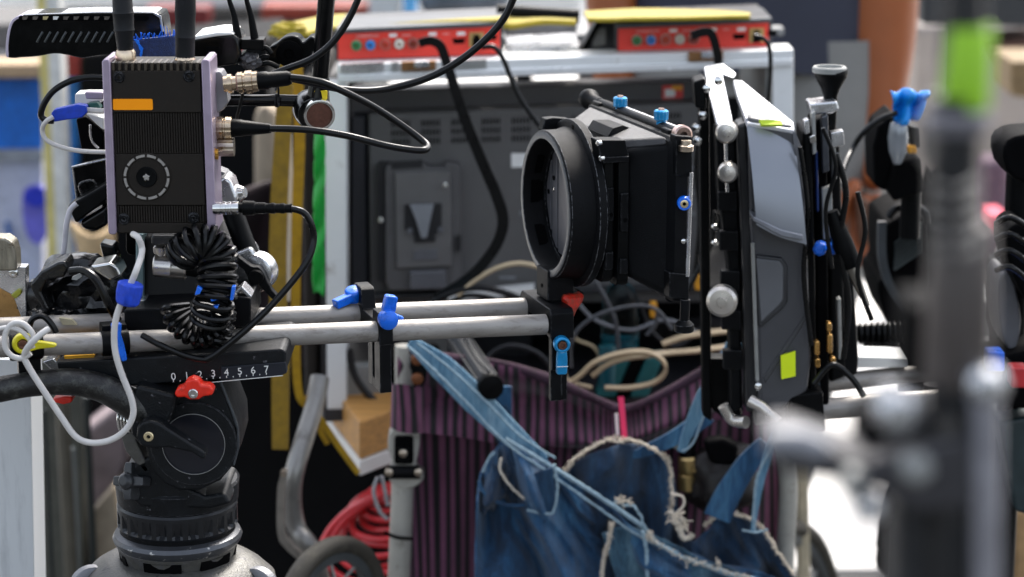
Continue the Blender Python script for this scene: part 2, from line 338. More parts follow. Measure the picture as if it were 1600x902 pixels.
# ============================================================= rail support: rods, clamps, levers
def Yr(x): return 1.70 + (x - 130) * 1.507e-4
ra = W(-260, 553, Yr(-260)); rb = W(852, 507, Yr(852)); rax = (rb - ra).normalized()
dY = Vector((-.018, .056, 0))
Rg = thing('rail_support', 'pair of silver camera support rods with blue clamp levers and hanging black brackets', 'camera rail', W(600, 625, 1.78))
rr = 16.6 * S(1.76)
MB().lathe(ra, rb - ra, [(0, rr), ((rb - ra).length, rr)], 40).build('rod', alu, Rg)
ra2 = ra + dY; rb2 = W(820, 481, Yr(820) + .056); ra2 = rb2 - (rb - ra)
MB().lathe(ra2, rb2 - ra2, [(0, rr), ((rb - ra).length, rr)], 40).build('rod', alu, Rg)
def rodpt(x, rear=False):        # point on a rod's centre line seen at pixel column x
    a, bq = (ra2, rb2) if rear else (ra, rb)
    n = Vector((1, 0, 0)); r_ = ray(x, 500); nn = r_.cross(Vector((0, 0, 1)))
    c = Vector((0, 0, CAMZ)); t = (c - a).dot(nn) / (bq - a).dot(nn); return a + (bq - a) * t
# middle bracket
def bracket(x, wmm, hz0, hz1, tagn='bracket'):
    p = rodpt(x); return AF(p), p
Mb, pb = bracket(593, 15, 0, 0)
def cutbox(M, x0, x1, y0, y1, z0, z1): return MB(M).box(((x0 + x1) / 2, (y0 + y1) / 2, (z0 + z1) / 2), (x1 - x0, y1 - y0, z1 - z0))
b = MB(Mb); prof = [(-9.5, -9), (-9.5, 12), (-7, 16), (9, 16), (10, 8), (40, 8), (44, 22), (47, 24), (64, 24), (67, 20), (67, -9), (48, -9), (44, -2), (15, -2), (10, -9)]
b.loft([[(-3, y, z) for y, z in prof], [(8, y, z) for y, z in prof]]); b.build('bracket', black, Rg, .0008)
b = MB(Mb)      # the hanging slotted plate
for y0, y1 in ((-9, 7), (13, 26)): b.box((2, (y0 + y1) / 2, -27), (9, y1 - y0, 38))
b.box((2, 10, -42), (9, 6.2, 8)); b.box((2.8, 10, -25), (4, 6.2, 30)); b.build('hanging_plate', black, Rg, .0006)
def thumb_lever(M, name, mt, ang=0, L_=22, flip=1):
    b = MB(M @ Matrix.Rotation(ang, 4, 'Y')); b.lathe((0, 0, 0), (0, -1, 0), [(-1, 6.6), (7, 7.6), (9, 7.2), (10.6, 5.4), (11.4, 0.01)], 24)
    P0 = [(-4, 3), (4, 3), (5, 8), (4.4, L_), (3.4, L_ + 1.2), (-3.4, L_ + 1.2), (-4.4, L_), (-5, 8)]
    b.loft([[(x, 2, z) for x, z in P0], [(x, -5 - .12 * z, z) for x, z in P0]]); return b.build(name, mt, Rg, .0014, bseg=3)
c = hit(603, 497, rodpt(593) - EY * .009, EY); thumb_lever(AF(c) @ Matrix.Scale(1.0, 4), 'clamp_lever', blue, R(12), 17)
c = rodpt(553, True) + Vector((0, .004, .014)); M2 = AF(c, AX + R(18)); 
b = MB(M2); b.lathe((0, 0, 0), (-.3, -.3, 1), [(-4, 6.5), (4, 7.4), (6, 6), (7, .01)], 24); b.box((-10, -2, -2), (18, 8, 7), Matrix.Rotation(R(-14), 3, 'Y')); b.build('clamp_lever', blue, Rg, .0015, bseg=3)
b = MB(AF(rodpt(622) + Vector((0, .01, .008)))); b.box((0, 0, 0), (7, 6, 3), Matrix.Rotation(R(25), 3, 'Y')); b.build('lever_tail', blue, Rg, .001)
# end bracket
Me, pe = bracket(862, 18, 0, 0)
b = MB(Me); prof = [(-9.5, -10), (-9.5, 10), (-6, 13.5), (62, 13.5), (66, 10), (66, -10), (48, -10), (44, 0), (14, 0), (10, -8)]
b.loft([[(-4, y, z) for y, z in prof], [(15, y, z) for y, z in prof]]); b.build('end_bracket', black, Rg, .001)
b = MB(Me)
b.box((4.5, -6.5, -22), (15, 5, 26)); b.box((1.8, -3.5, -33), (9, 5, 54)); b.box((8.8, -3.5, -33), (4.6, 3.4, 54)); b.build('hanging_plate', black, Rg, .0006)
M3 = AF(hit(877, 537, pe - EY * .0125, EY), AX - R(10))
b = MB(M3); b.lathe((0, 3, 0), (0, -1, 0), [(0, 6.2), (7, 6.6), (9, 5.8), (9, 3.6), (5, 3.4)], 28)
P0 = [(-3.6, -3), (3.4, -3), (4.2, -12), (4, -22), (3, -23.5), (-3.4, -23.5), (-4.4, -22), (-4.2, -12)]
b.loft([[(x, 0, z) for x, z in P0], [(x, -5.5, z) for x, z in P0]]); b.build('clamp_lever', bluel, Rg, .0012, bseg=3)
b = MB(M3); b.lathe((0, -3, 0), (0, -1, 0), [(0, 3.5), (3.4, 3.5), (3.5, 2), (2, 1.6)], 6); b.build('lever_screw', mat('rusty_screw', '6b4a3c', .4, .7, .3, 300), Rg)
b = MB(M3); b.box((0, -5.7, -16.8), (8.8, .9, .5)); b.build('lever_groove', whitep, Rg)
# rod clamps further left
for x, w_ in ((178, 20), (316, 16)):
    p = rodpt(x); b = MB(AF(p)); b.lathe((-w_ / 2, 0, 0), (1, 0, 0), [(0, 9), (1, 9.6), (w_ - 1, 9.6), (w_, 9)], 28); b.box((0, 6, 9), (w_ - 2, 14, 8)); b.build('rod_clamp', blackp, Rg, .0008)
c = hit(181, 520, rodpt(178) - EY * .011, EY); b = MB(AF(c)); P0 = [(-4, 8), (4, 8), (3, 0), (5, -8), (7, -20), (3, -21), (-2, -8)]
b.loft([[(x, 0, z) for x, z in P0], [(x, -6, z) for x, z in P0]]); b.build('clamp_lever', blue, Rg, .0015, bseg=3)
# yellow lever at the far left
M4 = AF(hit(36, 537, rodpt(36) - EY * .0125, EY), R(8)); b = MB(M4); b.lathe((0, 6, 0), (0, -1, 0), [(0, 7), (6, 7.8), (9, 6.8), (9, 3.8), (6, 3.4)], 28)
P0 = [(4, 5), (9, 2.4), (16, 1), (22, -.2), (24, -1.6), (22, -3), (12, -3.6), (4, -5.5)]; b.loft([[(x, 2, z) for x, z in P0], [(x, -3.5, z) for x, z in P0]])
b.build('yellow_lever', mat('yellow_lever_plastic', 'c8bf12', .35, 0, .12, 80), Rg, .001, bseg=3)
b = MB(M4); b.lathe((0, 1, 0), (0, -1, 0), [(0, 3.6), (4, 3.6), (4, 1.8), (2.5, 1.8)], 6); b.build('lever_screw', MC['rusty_screw'], Rg)
b = MB(AF(rodpt(36))); b.lathe((-11, 0, 0), (1, 0, 0), [(0, 9), (1, 10.4), (23, 10.4), (24, 9)], 28); b.box((3, 2, -14), (16, 10, 14)); b.build('rod_clamp', blackp, Rg, .001)
# riser plate standing on the rods
Rp = thing('riser_plate', 'thick black base plate lying across the rods under the camera', 'camera plate', W(290, 520, 1.75))
MB().prism([(194, 484), (290, 480), (392, 466), (392, 512), (300, 522), (194, 524)], 1.725, .075).build('plate', black, Rp, .0015)
MB().prism([(362, 462), (392, 466), (392, 512), (362, 512)], 1.712, .012).build('end_block', black, Rp, .0012)
MB().prism([(362, 462), (378, 448), (394, 464), (388, 466), (376, 454), (366, 466)], 1.716, .02).build('corner_rim', alub, Rp, .0006)

# ============================================================= matte box
rc = W(851, 320, 1.838); MA = R(19); MM = AF(rc, MA)
mx = Vector((math.cos(MA), math.sin(MA), 0)); my = Vector((-math.sin(MA), math.cos(MA), 0))
MBx = thing('matte_box', 'black matte box with wide round lens ring and two bright blue top knobs', 'matte box', W(880, 470, 1.85))
ringm = mat('ring_black', '0d0e10', .42, 0, .2, 200, .5, 2600, edge=.8, wearc='a0a2a6', spec=.11)
b = MB(MM); b.lathe((0, 0, 0), (1, 0, 0), [(24, 49), (14, 49), (10, 50), (2, 50.2), (0, 51.2), (0, 56.2), (1.6, 57.8), (14, 57.8), (24, 61)], 96, cap=False); b.build('lens_ring', ringm, MBx); MB(MM).lathe((0, 0, 0), (1, 0, 0), [(.1, 51.3), (-.25, 51.6), (-.25, 55.6), (.3, 56.6)], 96, cap=False).build('ring_face', mat('ring_satin_sky_lit', '4a4d50', .38, .2, .15, 90, .2, 1500, dirt=.1, dirtc='26282a'), MBx)  # front face paler than the ring: sky light put into its colour
b = MB(MM); b.lathe((0, 0, 0), (1, 0, 0), [(30, 46), (22, 46), (20, 49), (20, 63.5), (21.2, 65.5), (27, 65.5), (29, 63), (29, 46)], 96, cap=False); b.build('flange', ringm, MBx)
b = MB(MM)
for (a0, x0, x1) in ((178, 6, 16), (-140, 7, 15), (150, 8, 14)):
    a = R(a0); r0 = 49.0; c = (11, r0 * math.cos(a) * -1, r0 * math.sin(a)); 
    b.box(c, (x1 - x0, 1.2, 18), Matrix.Rotation(-a, 3, 'X'))
b.build('slot', blackm, MBx)
b = MB(MM); b.lathe((0, 0, 0), (1, 0, 0), [(16, 49.2), (17, 46.5), (20, 46.5)], 72, cap=False); b.build('inner_mask', black, MBx)
b = MB(MM)
for y0, y1 in ((-14, 20), (23, 34), (37, 47)): b.loft([[(x_, y0, -math.sqrt(47.5 ** 2 - y0 ** 2)), (x_, y1, -math.sqrt(47.5 ** 2 - y1 ** 2)), (x_, y1, math.sqrt(47.5 ** 2 - y1 ** 2)), (x_, y0, math.sqrt(47.5 ** 2 - y0 ** 2))] for x_ in (18.5, 21)])
b.build('filter_tray', mat('tray_grey', '5a5a5e', .45, .3, .1, 60), MBx, .0006)
for y, z in ((29, 15), (29, 6), (41, 2)):
    MB(MM).lathe((18.4, y, z), (-1, 0, 0), [(0, 2), (.7, 2), (1, 1.2)], 12).build('tray_screw', chrome if z == 6 else blackm, MBx)
MB(MM).lathe((20, -8, 61), (-1, 0, 0), [(-.2, 1.9), (.3, 1.9)], 14).build('flange_hole', blackm, MBx)
# filter stages behind the flange: outlines on planes across the axis
def yz(M, prof, x0, x1): return MB(M).loft([[(x0, y, z) for y, z in prof], [(x1, y, z) for y, z in prof]])
yz(MM, rrect(-52, -54, 62, 50, 8), 29, 37).build('filter_stage', blackp, MBx, .001)
yz(MM, rrect(-56, -56, 62, 46, 6), 39, 48).build('filter_stage', blackp, MBx, .001)
yz(MM, rrect(-48, -50, 56, 44, 6), 36, 40).build('stage_core', blackm, MBx)
for x, y, z, hh in ((33, -53, 8, 26), (43.5, -57, 2, 30), (33, -53, -36, 14), (43.5, -57, -40, 12)):
    MB(MM).box((x, y, z), (7, 3, hh)).build('stage_latch', black, MBx, .0012)
for x, y, z in ((34, -54.8, 0), (44, -58.8, -4)): MB(MM).lathe((x, y, z), (0, -1, 0), [(-.4, 1.5), (.3, 1.5)], 12).build('latch_hole', blackm, MBx)
# near and far hinge blocks on top
def nearface(pts, yy, d, name, mt, bev=.0008, back=False):
    o = MM @ Vector((0, yy, 0)); return MB().pp(pts, o, my, d).build(name, mt, MBx, bev)
nearface([(934, 219), (977, 219), (984, 247), (983, 252), (945, 254), (938, 246)], -60, .016, 'hinge_block', black)
nearface([(941, 246), (984, 244), (984, 253), (943, 256)], -62, .006, 'hinge_bar', black, .001)
for px, py in ((935, 224), (939, 248)):
    MB().lathe(hit(px, py, MM @ Vector((0, -61, 0)), my), (-.8, -.6, 0), [(-.002, .0022), (.001, .0022), (.0014, .0012)], 12).build('hinge_screw', chrome, MBx)
nearface([(847, 203), (852, 186), (866, 184), (890, 186), (860, 207)], 30, .01, 'rear_hinge', black)
# hood
def ring_(x, y0, y1, z0, z1, r=6): return [(x, y, z) for y, z in rrect(y0, z0, y1, z1, r)]
hoodm = mat('hood_moulded_plastic', '0e0f11', .36, 0, .2, 60, .6, 2200, dirt=.1, dirtc='16171a', spec=.1)
b = MB(MM); b.loft([ring_(46, -50, 68, -44, 48), ring_(50, -56, 74, -50, 50), ring_(72, -72, 94, -62, 56), ring_(75, -82, 104, -65, 60, 4), ring_(84, -83, 105, -66, 61, 4), ring_(84, -78, 100, -62, 56), ring_(72, -66, 88, -56, 50), ring_(48, -44, 62, -40, 42)], False, False); b.build('hood', hoodm, MBx, ang=28)
b = MB(MM); b.loft([[(42, -24, 54), (42, 20, 54), (47, 20, 61), (47, -24, 61)], [(60, -16, 54), (60, 14, 54), (58, 14, 61.5), (58, -16, 61.5)], [(72, -10, 55), (72, 2, 55), (72, 2, 56), (72, -10, 56)]]); b.build('moulded_step', hoodm, MBx, .001)
b = MB(MM); b.loft([[(44, -46, 48), (44, 64, 48), (44, 60, 55), (44, -40, 55)], [(72, -72, 54), (72, 94, 54), (72, 92, 60), (72, -70, 60)]]); b.build('hood_top', mat('hood_top_grey', '262628', .38, 0, .2, 60, .6, 2200, dirt=.3, dirtc='4c4a4a'), MBx, .002, bseg=3)  # top wall in a paler, mottled grey than the hood sides
# top rod, its ends, knobs
pn = hit(1066, 211, MM @ Vector((84, 0, 0)), mx); pf = hit(926, 157, MM @ Vector((84, 0, 0)), mx); ta = (pn - pf).normalized(); TL = (pn - pf).length
MB().lathe(pf, pn - pf, [(0, .0042), (TL, .0042)], 24).build('top_rod', black, MBx)
MB().lathe(pf - ta * .012, ta, [(0, .0078), (.006, .0084), (.0075, .008), (.012, .0052), (.03, .0046)], 28, mod=lambda k, t: 1 + (.04 if k % 2 and t < .007 else 0)).build('knurled_knob', black, MBx)
MB().lathe(pn + ta * .002, ta, [(-.006, .0075), (0, .0075), (.001, .0062), (.001, .003), (-.002, .003)], 24).build('end_screw', mat('pinkish_nickel', 'b99f94', .25, 1, .1, 100), MBx)
for t_, nm in ((.12, 'rod_block'), (.9, 'rod_block')):
    c = pf + (pn - pf) * t_ - Vector((0, 0, .003)); MB(AF(c, MA)).box((0, 0, 0), (13, 16, 11)).build(nm, black, MBx, .0012)
MB().lathe(pf + (pn - pf) * .18 + mx * .007, pn - pf, [(0, .0026), (TL * .74, .0026)], 14).build('second_rod', alub, MBx)
for px, py in ((969, 172), (1033, 193)):
    c = hit(px, py, MM @ Vector((84, 0, 0)), mx); MB().lathe(c, (0, 0, 1), [(-.004, .0038), (.002, .0038), (.003, .0052), (.0095, .0054), (.0105, .0044)], 26, mod=lambda k, t: 1 + (.07 if k % 2 and t > .002 else 0)).build('blue_knob', bluel, MBx)
    MB().lathe(c, (0, 0, 1), [(.0104, .0026), (.0118, .0024)], 16).build('knob_cap', MC['pinkish_nickel'], MBx)
# right upright bar with hinges, blue ring, lower rod
o_ = MM @ Vector((80, -88, 0)); nr = my
def bar(pts, d, name, mt, off=0, bev=.001): return MB().pp(pts, MM @ Vector((80, -84 + off, 0)), my, d).build(name, mt, MBx, bev)
bar([(1056, 212), (1082, 214), (1082, 277), (1056, 275)], .012, 'upper_hinge', black)
bar([(1046, 426), (1077, 429), (1077, 468), (1046, 466)], .012, 'lower_hinge', black)
bar([(1058, 275), (1076, 276), (1072, 428), (1054, 427)], .006, 'upright', blackp, 2)
a_, b_ = hit(1080, 270, MM @ Vector((80, -87, 0)), my), hit(1074, 432, MM @ Vector((80, -87, 0)), my); MB().cyl(a_, b_, .0016).build('thin_rod', alub, MBx)
MB().lathe(hit(1072, 232, MM @ Vector((80, -88, 0)), my), (0, 0, 1), [(-.002, .0055), (.002, .0058), (.003, .004), (.006, .0038)], 22).build('pivot_screw', nickel, MBx)
c = hit(1069, 318, MM @ Vector((80, -87, 0)), my); MB().lathe(c, (0, -1, 0), [(-.004, .0052), (.002, .0052), (.003, .0046), (.003, .0032), (.001, .0032)], 28).build('blue_ring', blue, MBx)
MB().lathe(c, (0, -1, 0), [(-.004, .0031), (.0028, .0031), (.003, .0024), (.003, .0014), (.001, .0013)], 20).build('ring_screw', mat('cream_metal', 'd8c8a0', .3, .8, .1, 90), MBx)
c = hit(1068, 377, MM @ Vector((80, -84, 0)), my); MB().lathe(c, (0, -1, 0), [(-.002, .002), (.001, .0019), (.0016, .001)], 14).build('pin', chrome, MBx)
a_ = hit(1071, 468, MM @ Vector((80, -84, 0)), my); b_ = hit(1069, 506, MM @ Vector((80, -84, 0)), my); MB().cyl(a_, b_, .0038, n=22).build('lower_rod', black, MBx)
MB().lathe(b_ + Vector((0, 0, .003)), (0, 0, -1), [(0, .004), (.0025, .0066), (.0035, .0073), (.0085, .0073), (.0092, .0066)], 36, mod=lambda k, t: 1 + (.035 if k % 2 and t > .003 else 0)).build('knurled_knob', black, MBx)
MB(MM).lathe((78, -70, -60), (0, .6, -1), [(0, 5), (6, 4.5), (8, 3)], 16).build('lower_catch', black, MBx)
# foot of the ring, post into the rail bracket
yb = MM @ Vector((0, -8, 0))
b = MB(MM); b.box((9, 0, -62), (22, 26, 24)); b.build('foot_block', ringm, MBx, .0012)
MB(MM).lathe((-2.2, 0, -64), (-1, 0, 0), [(-.2, 1.6), (.4, 1.6)], 12).build('foot_hole', blackm, MBx)
b = MB(MM); b.box((9, -6.5, -82), (14, 9, 26)); b.box((9, 6.5, -82), (14, 9, 26)); b.box((11, 0, -82), (10, 4.4, 26)); b.build('post', black, MBx, .0006)
b = MB(MM); b.lathe((27, 0, -72), (0, -1, 0), [(-12, 3), (8, 3)], 12); b.build('clamp_bolt', black, MBx)
# chipped red lever
c = hit(893, 476, MM @ Vector((26, -14, 0)), my); rs = random.Random(3)
P0 = [(-8, 6), (-6.4, 8.4), (-2, 9), (3, 8.4), (7.4, 9.6), (9, 7), (8, 3), (5, -1), (2.6, -5), (1, -9), (-.8, -10), (-2.2, -6), (-4, -2), (-7, 1)]
b = MB(AF(c, MA)); b.loft([[(x * .92, 5, z * .92) for x, z in P0], [(x, 3, z) for x, z in P0], [(x + rs.uniform(-.5, .5), -3, z + rs.uniform(-.5, .5)) for x, z in P0], [(x * .7, -6, z * .7) for x, z in P0]])
b.build('red_lever', mat('chipped_red_plastic', 'cf200c', .45, 0, .2, 200, .8, 900, dirt=.85, dirtc='6b4630'), MBx, .0006)
# ============================================================= fluid head and tripod
YH = 1.72; ZV = Vector((0, 0, 1))
H = thing('tripod_mount', 'black fluid tripod head with numbered slide plate, red lever and thick pan arm', 'tripod head', W(280, 800, YH + .04))
MB().prism([(88, 566), (345, 552), (440, 545), (447, 550), (447, 582), (440, 586), (345, 592), (205, 604), (140, 603), (100, 590), (92, 584)], YH - .02, .085).build('slide_plate', blackw, H, .0016)
MB().prism([(345, 574), (446, 566), (448, 583), (440, 587), (345, 594)], YH - .0215, .01).build('ruler_strip', mat('ruler_navy_black', '0e1420', .35, 0, .15, 60, dirt=.1, dirtc='3a3f48'), H, .0005)
MB().prism([(66, 566), (84, 560), (90, 567), (98, 590), (86, 584)], YH - .015, .06).build('end_casting', alub, H, .001)
MB().prism([(100, 557), (148, 554), (146, 563), (102, 566)], YH - .012, .05).build('yellow_tape_strip', mat('amber_tape', 'd59a10', .5, 0, .2, 90), H)
for k in range(8):
    x = 271 + k * 20.75; y = 590.5 - k * 1.62
    MB().text(str(k), x, y - 1.5, YH - .0222, 11.5, R(4)).build('ruler_digit', whitep, H)
    b = MB()
    for j in range(2 if k < 7 else 1):
        xx = x + j * 10.4; yy = 597.2 - (xx - 271) * .078; h = 3.2 if j == 0 else 2
        b.rect(xx - .6, yy - h, xx + .6, yy, YH - .0222, .0003)
    b.build('ruler_tick', whitep, H)
MB().prism([(330, 597.2), (442, 586.6), (442, 587.6), (330, 598.2)], YH - .0222, .0003).build('ruler_edge', whitep, H)
# side cheek with drag dial
side = sm2([(236, 612), (290, 600), (330, 594), (346, 596)], 1, False)
P0 = [(262, 640), (258, 612), (300, 602), (343, 594), (348, 600), (360, 634), (371, 662), (373, 696), (364, 728), (344, 752), (312, 767), (282, 768), (254, 755), (236, 732), (228, 700), (232, 672)]
MB().prism(P0, YH - .012, .07).build('side_cheek', blackw, H, .003, bseg=3)
c = W(303, 693, YH - .012); s_ = S(YH)
MB().lathe(c, (0, -1, 0), [(-.002, 69 * s_), (.0012, 69 * s_), (.002, 67 * s_), (.002, 50 * s_)], 64, cap=False).build('dial_face', blackw, H)
MB().lathe(c, (0, -1, 0), [(-.002, 50 * s_), (.0024, 50 * s_), (.0024, 48.6 * s_), (.0012, 48 * s_), (.0011, .00001)], 64).build('drag_dial', mat('navy_gloss', '0b0e19', .3, 0, .15, 40, dirt=.06, dirtc='2a3040'), H)
MB().lathe(c, (0, -1, 0), [(.0023, 50 * s_), (.0028, 49.6 * s_), (.0028, 49 * s_), (.0023, 48.7 * s_)], 64, cap=False).build('dial_rim', greyp, H)
MB().prism([(342, 598), (346, 597), (362, 636), (373, 668), (374, 700), (366, 729), (363, 728), (370, 699), (369.5, 671), (359, 640)], YH - .0135, .004).build('worn_edge', mat('bare_edge', '3c4044', .4, .4, .2, 200, .3, 900), H, .0012)
# pan arm boss
P0 = [(213, 602), (276, 618), (272, 640), (262, 668), (250, 690), (222, 700), (205, 680), (203, 640)]
MB().prism(P0, YH - .035, .05).build('arm_boss', blackw, H, .003, bseg=3)
MB().ptube([(-120, 625, YH - .05), (-20, 612, YH - .045), (50, 600, YH - .04), (110, 597, YH - .035), (155, 605, YH - .03), (190, 622, YH - .03), (225, 646, YH - .025)], [21, 21, 20, 21, 22, 23, 24, 24], 24).build('pan_arm', mat('scuffed_black_arm', '0b0c0c', .4, 0, .4, 60, .5, 700, dirt=.45, dirtc='4a4b46'), H)
# long lever
c = W(234, 679, YH - .045)
P0 = [(214, 668), (222, 660), (236, 657), (248, 661), (300, 694), (320, 706), (322, 712), (320, 719), (314, 718), (300, 708), (262, 700), (238, 702), (220, 697), (213, 684)]
MB().prism(P0, YH - .050, .014).build('brake_lever', blackw, H, .0022, bseg=3)
MB().lathe(c, (0, -1, 0), [(0, .0036), (.006, .0036), (.0066, .003), (.0066, .0015), (.004, .0014)], 22).build('lever_screw', MC['cream_metal'], H)
# red plate lever
P0 = [(272, 616), (276, 608), (286, 605), (290, 596), (300, 592), (311, 595), (314, 602), (328, 603), (334, 610), (332, 618), (318, 620), (310, 625), (296, 625), (288, 621), (276, 622)]
MB().prism(P0, YH - .040, .013).build('red_lever', redk, H, .002, bseg=3)
c = W(302, 615, YH - .040); MB().lathe(c, (0, -1, 0), [(-.001, .0036), (.0014, .0036), (.002, .003), (.002, .0016), (.0005, .0015)], 20).build('lever_screw', chrome, H)
MB().prism([(80, 625), (100, 620), (114, 621), (112, 630), (98, 633), (86, 630)], YH - .01, .02).build('red_lever', redk, H, .002)
# ribbed drum and rear wall left of the boss
MB().prism([(180, 634), (204, 640), (214, 690), (236, 736), (226, 742), (196, 706), (184, 668)], YH + .0, .06).build('rear_wall', cast, H, .002)
for k in range(4): MB().ptube([(186 + k * 5, 642 + k * 2, YH - .004), (184 + k * 5, 656 + k * 2, YH - .006), (187 + k * 5, 672 + k, YH - .004)], 2.2).build('spring_coil', chrome, H)
# body base under the dial
MB().prism([(196, 730), (236, 712), (262, 748), (320, 776), (350, 770), (362, 788), (330, 796), (220, 794), (192, 770)], YH + .0, .07).build('head_base', blackw, H, .003)
cx = 278; YB = YH + .045
def lathe_z(name, prof, mt, n=64, mod=None, par=H, bev=0): return MB().vl(cx, YB, [(y - 21, r) for y, r in prof], n, mod).build(name, mt, par, bev, 25)
def sc_(prof): return [(y, r) for y, r in prof]
lathe_z('top_disc', [(801, 90), (799, 96), (772, 98), (768, 95), (767, 40)], blackw)
lathe_z('knurled_ring', [(840, 92), (836, 95.5), (831, 95.5), (829, 95.5), (811, 95.5), (809, 95.5), (805, 95.5), (801, 93)], mat('ring_dark_grey', '1d1f22', .3, .4, .15, 80, .1, 900), 144, mod=lambda k, t: 1 - (.06 if (k % 6) in (2, 3, 4) and .0045 < t < .0145 else 0))
lathe_z('black_ring', [(852, 88), (848, 92), (838, 92), (836, 90)], black)
lathe_z('flared_ring', [(868, 96), (862, 101), (856, 103), (850, 100), (846, 92)], mat('ring_mid_grey', '4c4e52', .3, .6, .15, 80, .15, 700, wear=.3, wearc='a5a39e'), 72)
TP = thing('tripod', 'worn grey cast tripod bowl and legs holding the black fluid head', 'tripod', (W(cx, 900, YB).x, YB, 0))
lathe_z('bowl_collar', [(902, 84), (868, 96), (864, 94)], cast, par=TP)
for a0 in (-72, -8, 50, 110, 170, 230):
    a = R(a0 - 90); P = []
    o = W(cx, 865, YB)
    for j in range(7): aa = a + R(-19 + j * 38 / 6); P.append((aa, ))
    lo = [o + Vector((math.cos(v[0]) * 91.5 * S(YB), math.sin(v[0]) * 91.5 * S(YB), -.004)) for v in P]; hi = [o + Vector((math.cos(v[0]) * 94.8 * S(YB), math.sin(v[0]) * 94.8 * S(YB), .0065)) for v in P]
    b = MB(); b.loft([lo + hi[::-1], [p + Vector((math.cos(a), math.sin(a), 0)) * -.004 for p in lo + hi[::-1]]]); b.build('collar_opening', blackm, TP)
# casting: shoulder with three lugs
prof = [(1030, 90), (990, 135), (945, 156), (920, 150), (903, 132), (892, 112), (888, 100), (888, 88)]
lathe_z('bowl_casting', prof, cast, 72, mod=lambda k, t: 1 + .06 * max(0, math.cos(3 * (2 * math.pi * k / 72) + 2.1)) ** 2, par=TP)
zb_ = W(cx, 908, YB).z
for a0 in (205, -28, 90):
    a = R(a0); d = Vector((math.cos(a), math.sin(a), 0)); t = Vector((-math.sin(a), math.cos(a), 0)); o = Vector((W(cx, 900, YB).x, YB, zb_))
    c = o + d * .064
    b = MB()
    for sg in (-1, 1): b.lathe(c + t * (.016 * sg) - t * .005, t, [(0, .015), (.001, .0168), (.009, .0168), (.01, .015)], 32)
    b.build('leg_lug', mat('light_grey_cast', '7b7c80', .45, .4, .15, 70, .4, 500, wear=.25, wearc='3a3a3c'), TP, .0008)
    b = MB(); b.cyl(c - t * .022, c + t * .022, .006); b.build('hinge_pin', alub, TP)
    foot = o + d * .62; foot.z = 0; b = MB(); st = c + Vector((0, 0, -.005)) + d * .004
    for sg in (-1, 1): b.cyl(st + t * .014 * sg, foot.lerp(st, .45) + t * .014 * sg, .009)
    b.cyl(foot.lerp(st, .55), foot + Vector((0, 0, .01)), .008); b.lathe(foot, (0, 0, 1), [(0, .018), (.02, .014)], 16); b.build('leg', black, TP)
# four-lobed bowl clamp knob
c = W(206, 752, YH + .0); b = MB(); s_ = S(YH); axk = Vector((-.45, -.75, .25)).normalized(); e1 = axk.orthogonal().normalized(); e2 = axk.cross(e1)
b.lathe(c, axk, [(-.01, 14 * s_), (.008, 14 * s_), (.011, 8 * s_)], 24)
for k in range(4):
    a = k * math.pi / 2 + .9; d = e1 * math.cos(a) + e2 * math.sin(a); t2 = axk.cross(d); b.loft([[c + d * r_ * s_ + t2 * w_ * s_ * u_ + axk * h_ * v_ for u_, v_ in ((-1, -1), (1, -1), (1, 1), (-1, 1))] for r_, w_, h_ in ((8, 8, .006), (20, 8, .006), (30, 7, .005))])
b.build('clamp_knob', mat('knob_grey', '2c2e31', .38, .1, .2, 90, .1, 900, dirt=.2, dirtc='6a6a6a'), H, .001)
# ============================================================= camera body, handle, small devices at the left
def solo(b, name, m, label, cat_, bev=0, group=None, **k):
    return tag(b.build(name, m, None, bev, **k), label, cat_, group)
YC = 1.80
HD = thing('top_handle', 'long black camera top handle with windowed edge and slanted grip grooves', 'camera handle', W(130, 90, YC + .02))
P0 = sm2([(11, 88), (10, 72), (13, 48), (20, 32), (34, 25), (70, 21), (150, 20), (240, 20), (253, 27), (257, 50), (256, 72), (238, 82), (200, 84), (170, 86), (150, 88), (128, 91), (104, 86), (84, 84), (60, 88), (34, 90), (20, 91)], 4)
MB().prism(P0, YC, .035).build('grip', blackg, HD, .004, ang=50, bseg=4)
MB().prism(sm2([(9.5, 88), (9, 70), (12, 47), (19, 31), (33, 23.6), (35, 26.5), (22, 34), (16, 49), (13, 72), (13.5, 88)], 3), YC - .0005, .034).build('lilac_highlight', mat('lilac_glint', 'cdc4d6', .28, .6, .06, 90), HD, .0008)  # left edge highlight of the grip, painted as a lilac strip
MB().prism([(36, 22.6), (150, 18.6), (240, 18.6), (252, 25), (256, 50), (253, 50), (249, 28), (238, 21.5), (150, 21), (36, 25)], YC - .0005, .034).build('bright_rim', alub, HD, .0005)  # thin bright metal strip along the top and right edge
MB().prism(rrect(29, 25, 232, 32.5, 3.5), YC - .0008, .002).build('window_strip', blackm, HD)
for k in range(11):
    x = 33 + k * 16; mt = mat('window_cream', 'b5a878', .3, .1, .1, 90) if k in (2, 9) else (white if k == 3 else mat('window_smoke', '5c5650', .25, .2, .2, 200))
    MB().prism([(x + 2, 26), (x + 11, 26), (x + 8, 31), (x + 2, 31)], YC - .0016, .001).build('handle_window', mt, HD)
for k in range(10):
    x = 58 + k * 12.2; MB().ptube([(x + 9, 50, YC - .0005), (x + 5, 57, YC - .0012), (x, 66, YC - .0005)], 2.1, 8).build('grip_groove', mat('groove_grey', '2e3233', .25, 0, .1, 90), HD)
